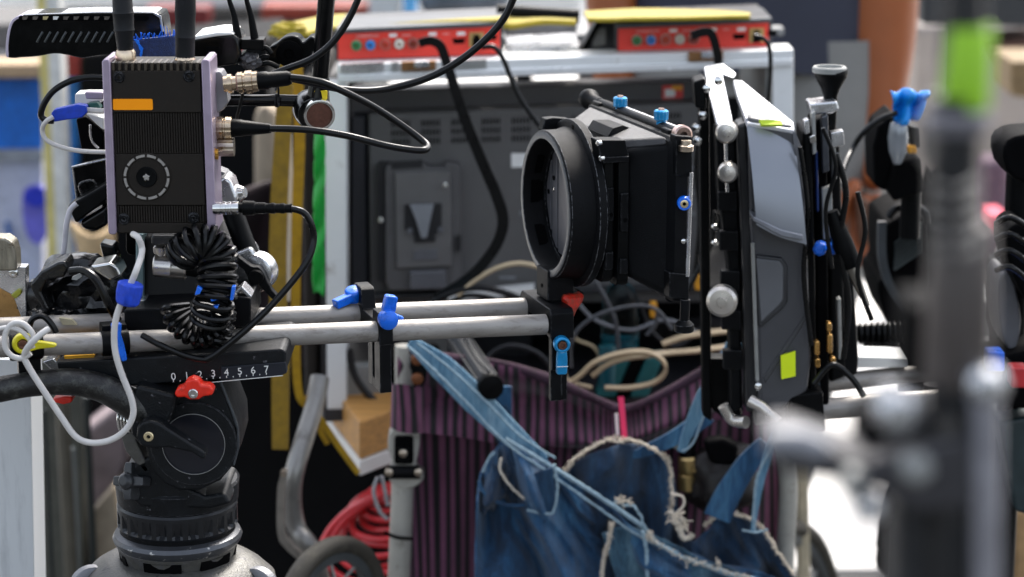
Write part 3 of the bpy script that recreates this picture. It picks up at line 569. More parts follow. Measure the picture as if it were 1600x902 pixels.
# blue hook-and-loop strap
b = MB(); b.sheet([(207, 66), (222, 60), (250, 57), (274, 54)], [(208, 88), (226, 91), (250, 90), (274, 90)], YC - .03, lambda u, v: .004 * math.sin(u * 3.1), 12, 6)
bs = solo(b, 'hook_loop_strap', mat('navy_strap', '22325c', .85, 0, .35, 300, .8, 900, sheen=.3), 'navy blue cloth strap wrapped round the top handle between the two antennas', 'strap', 0, solid=.004)
b = MB(); rr_ = random.Random(5)
for k in range(46):
    x = 208 + rr_.random() * 66; y = 61 - (x - 208) * .1; b.ptube([(x, y + 2, YC - .036), (x + rr_.uniform(-4, 4), y - rr_.uniform(1, 9) * (1 + (abs(x - 262) < 8)), YC - .036 - rr_.random() * .004)], .55, 5)
for k in range(14): b.ptube([(210 + k * 1.0, 62 + k * 1.0, YC - .037), (216 + k * .4 + rr_.uniform(-2, 2), 64 + k * 1.9, YC - .038)], 1.3, 5)
f = b.build('frayed_fluff', mat('bright_blue_fluff', '0f74e6', .8, 0, .2, 200), bs); f['kind'] = 'stuff'
# receiver behind the right antenna
RC = thing('wireless_receiver', 'flat black receiver box with two thin aerials behind the right antenna', 'receiver', W(340, 108, YC))
MB().prism([(300, 60), (340, 54), (364, 53), (372, 60), (377, 84), (370, 102), (300, 110)], YC - .01, .05).build('case', blackg, RC, .0025, bseg=3)
MB().prism([(303, 57), (338, 51), (362, 51), (366, 55), (340, 57), (303, 63)], YC - .012, .05).build('pale_lid', white, RC, .001)
MB().rect(322, 73, 342, 85, YC - .0105, .002, 2).build('slide_switch', blackm, RC, .0004)
MB().rect(376, 62, 412, 78, YC - .005, .02, 2).build('hinge_bar', blackp, RC, .0012)
for px, dx in ((372, 14), (398, 13)):
    MB().ptube([(px - dx - 30, -130, YC), (px - dx, 0, YC), (px - 6, 25, YC), (px, 60, YC)], [3.2, 3.4, 3.6, 4.6, 6.4, 6.4], 14, smooth=False).build('thin_aerial', blackp, RC)
# crumpled grey blob of gaffer and small clutter right of it
b = MB(); o = W(391, 96, YC); rs = random.Random(2)
bm = bmesh.new(); bmesh.ops.create_icosphere(bm, subdivisions=4, radius=1)
b.add([o + Vector((v.co.x * 17, v.co.y * 16, v.co.z * 13)) * S(YC) * (1 + .35 * noise.noise(v.co * 2.6)) for v in bm.verts], [tuple(v.index for v in f.verts) for f in bm.faces]); bm.free()
solo(b, 'tape_wad', mat('grey_tape', '4b4a4c', .35, .2, .6, 160, .8, 400), 'crumpled grey tape wad under the thin aerials', 'tape')
CB = thing('cine_camera', 'black cinema camera body mostly hidden behind the transmitter box', 'camera', W(250, 500, YC + .05))
MB().prism(rrect(196, 150, 316, 400, 10), YC + .03, .12).build('body', blackm, CB, .003)
MB().prism([(224, 368), (330, 366), (345, 400), (350, 462), (330, 486), (224, 488)], YC - .03, .12).build('lower_body', mat('leatherette', '161718', .6, 0, .3, 60, 1, 2600), CB, .004)
MB().prism([(212, 366), (224, 366), (224, 470), (212, 440)], YC - .035, .05).build('teal_plate', mat('grey_teal', '6c8285', .4, .3, .3, 90), CB, .001)
MB().prism([(236, 368), (290, 368), (282, 384), (262, 390), (236, 384)], YC - .05, .03).build('dial', mat('dial_grey', '2c2e30', .35, .3, .1, 90), CB, .002)
b = MB().prism([(198, 474), (226, 470), (240, 486), (196, 490)], YC - .05, .06); b.build('lower_lug', alub, CB, .001)
# silver barrel plug with thumb screw
SB = thing('barrel_plug', 'fat silver cable plug with thumb screw left of the coiled cable', 'cable plug', W(266, 436, 1.72))
plug([(240, 415, 1.72), (292, 419, 1.72)], [(0, 15), (.04, 17.5), (.5, 18), (.54, 19), (.6, 18), (.96, 18), (1, 16)], mat('satin_silver', 'bdb9b4', .28, 1, .08, 60), 'barrel', SB, False)
MB().vl(252, 1.72, [(402, 6), (396, 6), (396, 11), (392, 12), (386, 12), (383, 9)], 20).build('thumb_screw', MC['satin_silver'], SB)
plug([(291, 419, 1.72), (322, 424, 1.72)], [(0, 12), (1, 11)], blackp, 'boot', SB, False)
# coiled cable
def coil(axis, rad, turns, r, Y, flat=.75, ph=0, k=16, tiltx=0):
    A = cat([W(*p) for p in axis], 12); n = turns * k; pts = []
    for i in range(n + 1):
        t = i / n; f = t * (len(A) - 1); j = min(int(f), len(A) - 2); c = A[j].lerp(A[j + 1], f - j); T = (A[j + 1] - A[j]).normalized()
        e = T.cross(Vector((0, 1, 0))).normalized(); g = T.cross(e); q_ = t * (len(rad) - 1); jj = min(int(q_), len(rad) - 2); R_ = (rad[jj] * (1 - q_ + jj) + rad[jj + 1] * (q_ - jj)) * S(Y) * (1 + .07 * noise.noise(Vector((t * turns * .9, 3, 1))))
        a = 2 * math.pi * i / k + ph; pts.append(c + e * math.cos(a) * R_ + g * math.sin(a) * R_ * flat + T * noise.noise(Vector((t * turns * 1.3, 0, 7))) * .0016)
    return MB().tube(pts, r * S(Y), 8, smooth=False)
Yk = 1.69
CC = thing('coiled_cable', 'tightly coiled black cable hanging in a bunch in front of the rods', 'coiled cable', W(320, 550, Yk))
coil([(284, 400, Yk + .01), (300, 384, Yk), (322, 380, Yk), (338, 392, Yk), (345, 412, Yk)], [26, 28, 26], 11, 4.6, Yk, .7).build('coil_run', rubber, CC)
coil([(340, 408, Yk), (340, 440, Yk - .006), (334, 476, Yk - .008), (326, 504, Yk - .004)], [27, 29, 30, 28], 8, 4.8, Yk, .8).build('coil_run', rubber, CC)
b = MB()
for i in range(10):     # loops fanning out to the left and down
    a = R(-172 + i * 14.5) ; cx_, cy_ = 316, 478; L0, L1 = 22, 62 - (i > 6) * 4
    d = Vector((math.cos(a), -math.sin(a))); x0, y0 = cx_ + d.x * L0, cy_ + d.y * L0; x1, y1 = cx_ + d.x * L1, cy_ + d.y * L1; nx, ny = -d.y, d.x
    b.ptube([(x0 + nx * 5, y0 + ny * 5, Yk + .012), (x1 * .75 + x0 * .25 + nx * 6, y1 * .75 + y0 * .25 + ny * 6, Yk - .008), (x1 + nx * 1, y1 + ny * 1, Yk), (x1 * .75 + x0 * .25 - nx * 5, y1 * .75 + y0 * .25 - ny * 5, Yk + .010), (x0 - nx * 5, y0 - ny * 5, Yk + .014)], 4.6, 9)
b.build('fanned_loops', rubber, CC); bpy.data.objects['fanned_loops']['kind'] = 'stuff'
coil([(350, 486, Yk + .006), (344, 512, Yk + .004), (336, 540, Yk)], [16, 20, 14], 5, 4.6, Yk, .8).build('coil_run', rubber, CC)
for p0 in ([(308, 448), (316, 452), (312, 460), (304, 462)], [(362, 448), (368, 448), (364, 470), (359, 470)], [(328, 466), (340, 462), (342, 468), (330, 472)], [(328, 480), (341, 478), (340, 484), (330, 485)]):
    MB().prism(p0, Yk - .02, .006).build('blue_tie', blue, CC, .0006)
# articulated arm with silver joint
AA = thing('articulated_arm', 'black articulated arm with silver ball joints and black locking lever', 'articulated arm', W(395, 470, 1.80))
MB().ptube([(352, 300, 1.82), (388, 398, 1.80)], 16.5, 24, smooth=False).build('arm_tube', blackp, AA)
P0 = [(333, 288), (352, 276), (362, 284), (372, 312), (366, 322), (342, 326), (334, 310)]
MB().prism(P0, 1.805, .03).build('upper_joint', alub, AA, .004, bseg=3)
MB().lathe(W(372, 302, 1.82), (1, -.4, .2), [(-.006, .004), (0, .007), (.006, .004)], 20).build('joint_bolt', chrome, AA)
MB().prism([(330, 262), (352, 270), (364, 284), (370, 296), (360, 300), (348, 286), (330, 284)], 1.83, .02).build('grey_washer', darkg, AA, .002)
MB().prism([(366, 396), (392, 386), (398, 396), (402, 408), (372, 416)], 1.79, .03).build('neck', alub, AA, .003, bseg=3)
c = W(396, 428, 1.79); s_ = S(1.79)
MB().lathe(c, (-.25, -1, 0), [(-.018, 22 * s_), (-.014, 31 * s_), (-.004, 32 * s_), (0, 30 * s_), (.001, 26 * s_)], 48).build('joint_ball', alub, AA)
P0 = sm2([(364, 404), (372, 402), (392, 416), (404, 418), (412, 428), (424, 452), (437, 467), (434, 471), (424, 467), (404, 446), (390, 440), (384, 428), (376, 418), (362, 412)], 3)
MB().prism(P0, 1.775, .009).build('locking_lever', black, AA, .0018, bseg=3)
MB().lathe(W(400, 433, 1.775), (0, -1, 0), [(0, 12 * s_), (.002, 12 * s_), (.003, 10.5 * s_)], 28).build('lever_hub', blackp, AA)
# black upright pole with clamp end
BP = thing('clamp_pole', 'black upright tube with yellow tape square and copper-coloured end socket', 'pole', W(495, 200, 1.80))
MB().ptube([(532, -170, 1.80), (510, 0, 1.80), (500, 125, 1.80)], 13.2, 28, smooth=False).build('tube', blackg, BP)
MB().ptube([(501, 120, 1.80), (498, 140, 1.80), (496, 176, 1.80)], [14, 15, 17, 20], 28, smooth=False).build('socket_neck', blackg, BP)
c = W(492, 172, 1.80); MB().lathe(c + Vector((-.004, .012, 0)), Vector((.22, -1, -.12)), [(-.012, .009), (-.006, .013), (.004, .0145), (.014, .0138), (.02, .0125)], 40).build('end_socket', blackg, BP)
c2 = W(499, 180, 1.787); axs = Vector((.22, -1, -.12))
MB().lathe(c2, axs, [(-.006, .0118), (.001, .0118), (.0014, .0106), (.0014, .0098), (-.001, .0096)], 40, cap=False).build('socket_rim', chrome, BP)
MB().lathe(c2, axs, [(-.004, .0099), (-.0006, .0096), (-.0002, .0082), (-.0008, 0)], 32, cap=False).build('copper_face', mat('copper_brown', '6d4a3e', .45, .6, .2, 400, .3, 1500, dirt=.2, dirtc='8d6f5e'), BP)
MB().prism(rrect(491, 142, 511, 156, 1.5), 1.7925, .002, ).build('tape_square', yellow, BP)
MB().ptube([(340, 158, 1.81), (432, 157, 1.81), (478, 158, 1.81)], 9.2, 24, smooth=False).build('cross_tube', blackg, BP)
MB().lathe(W(433, 157, 1.81), (1, 0, 0), [(-.0016, .0047), (-.0012, .0053), (.0012, .0053), (.0016, .0047)], 32).build('clip_ring', black, BP)
MB().ptube([(431, 142, 1.80), (432, 137, 1.80), (435, 138, 1.80), (435, 165, 1.80)], 1.6).build('ring_clip', black, BP)
KN = thing('lobed_knob', 'big black four-lobed clamp knob left of the upright black tube', 'knob', W(460, 108, 1.82))
P0 = sm2([(420, 76), (432, 68), (442, 60), (454, 56), (466, 58), (474, 66), (484, 58), (492, 60), (494, 74), (488, 84), (488, 98), (476, 106), (458, 100), (450, 92), (440, 96), (434, 106), (424, 104), (416, 92)], 4)
MB().prism(P0, 1.815, .022).build('lobes', blackg, KN, .004, ang=50, bseg=4)
MB().lathe(W(452, 84, 1.815), (0, -1, 0), [(0, .010), (.002, .010), (.003, .008), (.0032, .004), (.001, .0036)], 28).build('hub', blackm, KN)
for k_, (x0, y0, x1, y1) in enumerate(((408, 78, 424, 84), (406, 92, 420, 90), (404, 102, 436, 106))):
    MB().ptube([(x0, y0, 1.80), ((x0 + x1) / 2, y0 - 3, 1.80), (x1, y1, 1.80)], 4, 10).build('hose_stub', blackp, KN)

# flip screen and lumps left of the box
FS = thing('flip_screen', 'small black flip screen with silver edge beside a tilted black box', 'screen', W(140, 350, 1.82))
MB().prism([(112, 262), (166, 249), (166, 322), (120, 316)], 1.825, .012).build('screen_panel', blackg, FS, .001)
MB().ptube([(166, 249, 1.822), (113, 261, 1.822), (120, 314, 1.822)], 1.7, 8, smooth=False).build('silver_edge', alub, FS)
MB().ptube([(128, 305, 1.812), (124, 290, 1.812), (132, 284, 1.812), (146, 283, 1.812), (152, 296, 1.812)], 2.0, 8).build('wire_hook', blackg, FS)
MB().prism([(105, 322), (168, 286), (168, 312), (118, 350)], 1.80, .03).build('tilted_box', blackp, FS, .002)
MB().prism([(122, 348), (168, 320), (168, 352), (150, 362), (130, 360)], 1.805, .03).build('lower_lump', blackg, FS, .004, bseg=3)
SC_ = thing('steel_bracket', 'white-edged folded metal bracket behind the blue cable wedge', 'bracket', W(140, 240, 1.83))
MB().prism([(117, 147), (133, 146), (160, 146), (160, 160), (136, 162), (121, 168), (117, 160)], 1.825, .02).build('upper_plate', white, SC_, .001)
MB().prism([(132, 144), (161, 145), (161, 156), (134, 155)], 1.81, .01).build('switch_plate', trail, SC_, .001)
MB().prism([(134, 178), (162, 184), (162, 204), (150, 194)], 1.822, .02).build('lower_plate', white, SC_, .001)
MB().prism([(118, 186), (134, 182), (162, 206), (162, 245), (128, 240)], 1.835, .05).build('dark_core', blackm, SC_, .002)
MB().ptube([(141, 195, 1.82), (142, 212, 1.82), (146, 224, 1.82), (154, 232, 1.82)], 2, 8).build('wire_hook', alub, SC_)
W1 = thing('cable_wedge', 'blue taped cable end poking out left of the transmitter box', 'cable plug', W(110, 190, 1.79))
MB().prism([(80, 177), (84, 172), (120, 164), (134, 166), (136, 176), (128, 184), (84, 191), (80, 188)], 1.79, .012).build('blue_tape', bluet, W1, .003, bseg=3)
MB().ptube([(134, 172, 1.795), (162, 174, 1.795)], 4.4).build('cable_core', whitec, W1)
MB().prism([(136, 162), (152, 160), (158, 170), (140, 172)], 1.80, .01).build('green_plug', mat('dark_teal_plastic', '14524c', .35), W1, .001)
def cable(pts, r, m, label, name='cable', n=12, k=9, cat_='cable'):
    return solo(MB().ptube(pts, r, n, k), name, m, label, cat_)
y = 1.785
cable([(164, 122, y), (140, 121, y), (110, 127, y), (84, 142, y), (69, 162, y), (64, 180, y), (72, 188, y), (84, 189, y)], 5, rubber, 'black cable looping left out of the transmitter box towards the blue wedge')
cable([(83, 183, y - .004), (72, 190, y - .004), (66, 203, y), (72, 218, y), (92, 229, y), (124, 236, y), (166, 238, y)], 3.6, whitec, 'thin white cable curving from the blue wedge back behind the transmitter')
cable([(120, 318, 1.80), (110, 328, 1.80), (104, 350, 1.80), (101, 380, 1.80), (97, 412, 1.80)], 4.4, mat('white_black_cable', 'b8b6bc', .3), 'grey and black striped cable hanging down beside the flip screen')
# white cable with blue tape, running in front of the head
y = 1.655
cable([(208, 366, y + .03), (216, 372, y + .02), (222, 392, y + .02), (214, 420, y), (204, 444, y), (196, 462, y), (186, 482, y), (179, 512, y), (180, 548, y), (190, 584, y), (205, 622, y), (208, 648, y), (196, 672, y), (172, 688, y), (142, 692, y), (118, 682, y), (96, 652, y), (64, 604, y), (44, 572, y), (38, 556, y), (46, 540, y - .005), (62, 524, y - .005), (76, 514, y)], 5, whitec, 'white cable with a blue tape band, looping down in front of the tripod head')
b = MB(); b.ptube([(-8, 516, y), (10, 512, y), (30, 516, y), (44, 528, y), (52, 544, y)], 3.6); cb1 = solo(b, 'cable', whitec, 'short white cable end lying over the yellow lever', 'cable')
cable([(54, 536, y), (50, 520, y), (36, 506, y), (20, 506, y), (9, 520, y), (8, 542, y), (18, 556, y), (34, 560, y), (48, 552, y)], 4.6, whitec, 'round white cable loop hanging over the yellow lever')
b = MB(); b.lathe(W(202, 458, y), (W(198, 475, y) - W(204, 442, y)), [(-17 * S(y), 17 * S(y)), (-14 * S(y), 19.5 * S(y)), (0, 20 * S(y)), (15 * S(y), 18 * S(y)), (19 * S(y), 14 * S(y))], 30, mod=lambda k, t: 1 + .05 * math.sin(k * 1.9) + .03 * math.sin(k * .7)); solo(b, 'tape_band', bluet, 'wide blue cloth tape band wound round the white cable', 'tape', 0)
# black cables at right of the box
y = 1.72
cable([(454, 121, y), (480, 124, y), (510, 131, y), (545, 147, y), (585, 168, y + .01), (625, 194, y + .015), (655, 216, y + .015), (668, 228, y + .01), (662, 235, y), (640, 234, y), (600, 227, y), (540, 212, y), (480, 203, y), (422, 201, y)], 5.6, rubber, 'black cable looping from the upper coaxial plug round to the lower one', k=12)
cable([(426, 116, 1.735), (450, 107, 1.735), (484, 94, 1.735), (512, 74, 1.735), (534, 48, 1.735), (552, 16, 1.735), (566, -20, 1.735), (575, -60, 1.735)], 5.4, rubber, 'black cable passing in front of the upright tube and up out of frame')
cable([(452, 122, 1.75), (490, 130, 1.76), (530, 139, 1.77), (575, 142, 1.78), (620, 136, 1.79), (668, 122, 1.79), (712, 99, 1.79), (752, 68, 1.79), (785, 32, 1.79), (804, -6, 1.79), (820, -50, 1.79)], 5.8, rubber, 'long black cable sagging across the red box and up out of frame')
cable([(380, 142, 1.75), (375, 165, 1.75), (369, 188, 1.75)], 2.4, rubber, 'thin black wire between the two coaxial plugs')
cable([(454, 326, 1.70), (474, 332, 1.70), (486, 350, 1.70), (490, 376, 1.70), (480, 408, 1.695), (452, 446, 1.69), (412, 490, 1.685), (372, 526, 1.68), (340, 552, 1.68), (322, 562, 1.68)], 5.4, rubber, 'black cable arching from the ribbed connector down across the rods')
cable([(222, 524, 1.69), (252, 540, 1.685), (290, 556, 1.685), (322, 562, 1.685), (336, 556, 1.685)], 5, rubber, 'black cable running under the riser plate to the coiled cable')
# viewfinder / bagged lump, lower left
VF = thing('viewfinder', 'shiny black bag-wrapped viewfinder sitting on the rods at the left', 'viewfinder', W(120, 525, 1.76))
b = MB(); bm = bmesh.new(); bmesh.ops.create_icosphere(bm, subdivisions=4, radius=1)
def lump(b, cx_, cy_, rx, ry, rz, Y, f, amp, seed, sub=4, q=0):
    bm = bmesh.new(); bmesh.ops.create_icosphere(bm, subdivisions=sub, radius=1); o = W(cx_, cy_, Y); s_ = S(Y); vs = []
    for v in bm.verts:
        p = v.co.copy(); n_ = 1 + amp * (noise.noise(p * f + Vector((seed, 0, 0))) + .5 * abs(noise.noise(p * f * 2.3 + Vector((0, seed, 0)))))
        c_ = Vector([math.copysign(abs(e) ** (1 - q), e) for e in p]); vs.append(o + Vector((c_.x * rx, c_.y * rz, c_.z * ry)) * s_ * n_)
    b.add(vs, [tuple(v.index for v in f.verts) for f in bm.faces]); bm.free(); return b
bagm = mat('glossy_bag_plastic', '0b0c0e', .22, 0, .3, 40, .5, 200, dirt=.04, dirtc='2a2c2e')
lump(MB(), 122, 462, 72, 54, 50, 1.79, 1.5, .45, 4, q=.15).build('wrapped_body', bagm, VF, ang=24)
MB().prism([(47, 444), (64, 424), (90, 410), (102, 408), (106, 420), (100, 434), (74, 438), (64, 456), (78, 486), (66, 484), (50, 456)], 1.745, .03).build('flap', bagm, VF, .002)
lump(MB(), 86, 500, 40, 20, 30, 1.76, 1.9, .5, 9).build('lower_fold', bagm, VF, ang=24)
MB().prism([(92, 497), (112, 500), (120, 508), (98, 508)], 1.735, .004).build('beige_tag', mat('beige_tag', 'a09a82', .6), VF)
MB().prism([(113, 433), (124, 428), (128, 432), (120, 438), (112, 437)], 1.72, .003).build('reflective_patch', greyp, VF)
MB().ptube([(110, 424, 1.73), (132, 424, 1.725), (152, 440, 1.72), (170, 476, 1.72), (184, 500, 1.73)], 6.5).build('hose', rubber, VF)
MB().prism([(140, 416), (172, 410), (184, 418), (190, 432), (172, 440), (150, 426)], 1.75, .03).build('chrome_cap', chrome, VF, .002)
MB().ptube([(44, 520, 1.72), (50, 500, 1.72), (66, 494, 1.72), (80, 506, 1.72), (88, 520, 1.72)], 5).build('strap_loop', rubber, VF)
MB().prism([(155, 380), (178, 384), (184, 412), (162, 408)], 1.80, .02).build('eyepiece_stalk', blackg, VF, .002)
lump(MB(), 170, 470, 34, 44, 40, 1.83, 1.8, .3, 12).build('rear_body', bagm, VF, ang=24)
# leather disc, silver plate at the far left
FD = thing('follow_wheel', 'worn tan disc behind a scratched silver bracket at the far left edge', 'wheel', W(10, 530, 1.80))
MB().lathe(W(-12, 492, 1.80), (.3, -1, 0), [(-.012, 46 * S(1.8)), (0, 50 * S(1.8)), (.002, 46 * S(1.8))], 48).build('tan_disc', mat('tan_leather', 'a07b44', .55, 0, .25, 60, .4, 500, dirt=.3, dirtc='6c4f2c'), FD)
MB().prism([(-20, 372), (8, 372), (20, 380), (25, 396), (26, 424), (-20, 424)], 1.76, .02).build('scratched_tab', mat('scratched_brass_grey', '8f8a7c', .35, .7, .3, 60, .4, 300, stretch=(6, 1, 1), wear=.3, wearc='5a4a38'), FD, .002)
MB().prism([(-20, 416), (41, 417), (41, 470), (42, 500), (34, 500), (20, 462), (-20, 440)], 1.77, .012).build('silver_plate', alub, FD, .001)
MB().lathe(W(21, 427, 1.77), (0, -1, 0), [(-.001, .0036), (.001, .0036), (.0016, .0026), (.0016, .0014), (.0002, .0013)], 20).build('rivet', chrome, FD)
MB().prism([(16, 462), (28, 452), (33, 454), (33, 460), (24, 468)], 1.765, .006).build('olive_tab', mat('olive_plastic', '8a8a22', .4), FD, .001)
PW = W(24, 560, 1.86)
MB_ = MB().prism([(-60, 560), (47, 562), (56, 1010), (-60, 1010)], 1.90, .05)
solo(MB_, 'metal_sheet', mat('brushed_white_metal', 'cfd3d5', .38, .15, .05, 8, .08, 300, stretch=(1, 1, .1), dirt=.12, dirtc='a9adb0'), 'tall plain white metal sheet at the lower left edge', 'sheet', .001)
# ============================================================= white framed equipment cart with monitor
def _pf(s, pts, fY, d):
    a = [W(p[0], p[1], fY(p[0])) for p in pts]
    return s.loft([a, [v + Vector((0, d, 0)) for v in a]])
MB.pf = _pf
def cY(off): return lambda x: 2.44 + off + (x - 530) * 1.7e-4
framew = mat('cart_white_enamel', 'dcdedd', .35, .1, .05, 15, .05, 200, dirt=.15, dirtc='a8a49c')
CT = thing('equipment_cart', 'white framed equipment cart holding a grey monitor below two red converter boxes', 'cart', (W(870, 640, 2.6).x, 2.6, 0))
def cbar(pts, off, d, name, m=framew, bev=.0015): return MB().pf(pts, cY(off), d).build(name, m, CT, bev)
cbar([(527, 101), (1240, 77), (1240, 92), (527, 117)], 0, .05, 'top_rail')
cbar([(527, 117), (1240, 92), (1240, 104), (527, 130)], -.003, .02, 'top_rail', mat('bright_edge', 'e6e8e8', .25, .3, .05, 15))
cbar([(506, 132), (541, 130), (541, 640), (510, 640)], 0, .04, 'post')
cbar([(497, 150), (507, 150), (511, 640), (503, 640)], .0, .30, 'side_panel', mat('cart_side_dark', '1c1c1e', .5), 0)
cbar([(1207, 92), (1240, 92), (1240, 640), (1207, 640)], .001, .04, 'post')
cbar([(1196, 96), (1206, 96), (1206, 640), (1196, 640)], .01, .3, 'side_panel', mat('cart_side_grey', '7d7f7c', .5), .001)
cbar([(505, 640), (1240, 612), (1240, 630), (505, 660)], 0, .45, 'floor_board', mat('cart_floor', '26262a', .5))
cbar([(515, 575), (600, 570), (600, 636), (515, 640)], .02, .02, 'corner_guard', greyp)
cbar([(560, 655), (1240, 630), (1240, 660), (560, 690)], .12, .02, 'lower_rail', framew)
for x in (715, 1180):
    for off in (.03, .42):
        a = W(x, 645, cY(off)(x)); a2 = Vector((a.x, a.y, 0)); MB().cyl(a, a2 + Vector((0, 0, .06)), .013).build('leg', framew, CT)
        MB().lathe(a2 + Vector((-.02, 0, .035)), (1, 0, 0), [(0, .02), (.004, .035), (.03, .035), (.034, .02)], 20).build('caster', blackp, CT)
cbar([(545, 168), (1200, 150), (1200, 640), (545, 645)], .36, .01, 'back_panel', mat('cart_shade_backing', '08090b', .7, spec=.1))  # added across the open back to keep the cart inside dark
cbar([(543, 462), (1200, 444), (1200, 452), (543, 470)], .05, .33, 'shelf', mat('shelf_dark', '1d1e20', .5))
cbar([(527, 66), (1225, 44), (1225, 56), (527, 78)], .28, .03, 'rear_rail', mat('rear_rail_grey', '8a8a88', .5))
for x0, y0 in ((627, 97), (1076, 82)):
    MB().pf([(x0, y0), (x0 + 54, y0 - 2), (x0 + 54, y0 + 13), (x0, y0 + 15)], cY(-.006), .006).build('latch_plate', mat('brass_brown', '8a6440', .4, .6, .25, 90), CT, .001)
    MB().pf([(x0 + 20, y0 - 1), (x0 + 44, y0 - 2), (x0 + 44, y0 + 9), (x0 + 20, y0 + 10)], cY(-.012), .006).build('latch_tongue', alub, CT, .001)
for x0, x1, m_ in ((533, 600, alub), (612, 622, greyp), (700, 760, greyp)): MB().pf([(x0, 101 - (x0 - 527) * .03), (x1, 100 - (x1 - 527) * .03), (x1, 113 - (x1 - 527) * .03), (x0, 114 - (x0 - 527) * .03)], cY(-.004), .003).build('rail_plate', m_, CT)
# monitor
MN = thing('monitor', 'grey back of a large monitor with battery plate and rows of vent slots', 'monitor', W(820, 470, 2.55))
def mbar(pts, off, d, name, m, bev=.001): return MB().pf(pts, cY(off), d).build(name, m, MN, bev)
monm = mat('monitor_shell', '565554', .5, 0, .08, 30, .4, 1200); monl = mat('monitor_rim', '4a4848', .4, 0, .08, 30, .2, 1200)
mbar([(545, 142), (1100, 126), (1100, 470), (545, 478)], .10, .04, 'front_shell', monl, .003)
mbar([(548, 182), (572, 181), (576, 470), (548, 470)], .07, .04, 'side_bevel', mat('bevel_dark', '1c1e24', .5), .003)
mbar([(574, 178), (1100, 160), (1100, 474), (578, 474)], .065, .04, 'back_shell', monm, .004)
b = MB()
for g in range(10):
    x0 = 612 + g * 47
    for r_ in range(3):
        for c_ in range(6):
            x = x0 + c_ * 5.2; y = 190 + r_ * 14 - (x - 600) * .03
            b.pf([(x, y), (x + 2.0, y), (x + 2.0, y + 9.5), (x, y + 9.5)], cY(.0635), .003)
vs_ = b.build('vent_slots', blackm, MN); vs_['kind'] = 'stuff'
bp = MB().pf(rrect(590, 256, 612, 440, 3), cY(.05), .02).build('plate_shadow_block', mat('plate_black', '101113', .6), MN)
BPm = mat('battery_plate_grey', '504f4f', .5, 0, .1, 60, .3, 1200)
mbar([(605, 258), (664, 255), (666, 262), (694, 262), (696, 254), (712, 256), (719, 262), (722, 440), (716, 452), (608, 455), (602, 440), (602, 266)], .045, .025, 'battery_plate', BPm, .002)
mbar([(617, 270), (704, 268), (706, 416), (620, 420)], .040, .01, 'raised_panel', mat('plate_raised', '5c5b5a', .5, 0, .08, 60), .0015)
mbar([(632, 320), (690, 318), (690, 360), (680, 366), (680, 378), (648, 380), (646, 366), (632, 358)], .0385, .003, 'v_recess', mat('plate_black', '101113'), 0)
mbar([(640, 321), (678, 320), (672, 346), (667, 372), (658, 373), (650, 346)], .034, .006, 'v_wedge', mat('wedge_light', '878b90', .35, .3, .1, 60), .001)
mbar([(646, 391), (683, 390), (683, 406), (646, 407)], .0385, .002, 'type_plate', darkg, .0003)
mbar([(640, 425), (696, 423), (698, 452), (640, 454)], .037, .01, 'release_button', darkg, .002)
for x, y in ((595, 344), (640, 362), (688, 360), (696, 290)): MB().lathe(W(x, y, cY(.036)(x)), (0, -1, 0), [(-.003, .0035), (.001, .003), (.0014, .001)], 14).build('plate_screw', chrome if x in (595, 696) else darkg, MN)
mbar([(612, 254), (660, 251), (660, 262), (612, 265)], .044, .004, 'contact_strip', MC['plate_black'], 0)
mbar([(712, 370), (720, 368), (720, 392), (712, 394)], .042, .004, 'side_contact', MC['plate_black'], 0)
mbar([(799, 240), (826, 240), (826, 261), (799, 262)], .0635, .002, 'white_label', whitep, 0)
mbar([(1035, 134), (1067, 133), (1067, 153), (1035, 155)], .098, .002, 'warning_sticker', mat('sticker_red', 'd8403a', .5), 0)
mbar([(1039, 140), (1055, 139), (1055, 151), (1039, 152)], .097, .001, 'sticker_white', whitep, 0)
mbar([(1050, 134), (1066, 134), (1066, 141), (1050, 141)], .0968, .001, 'sticker_orange', mat('sticker_amber', 'f2a51c', .5), 0)
for x, y in ((780, 432), (1060, 438), (1058, 300), (1060, 332), (1060, 260)): mbar([(x, y), (x + 26, y), (x + 26, y + 5), (x, y + 5)], .0635, .002, 'small_marking', mat('faint_print', '77797c', .5), 0)
mbar([(812, 330), (835, 330), (835, 336), (812, 336)], .0635, .002, 'small_marking', MC['faint_print'], 0)
mbar([(700, 462), (835, 448), (835, 460), (700, 472)], .03, .02, 'white_cable_tray', white, .001)
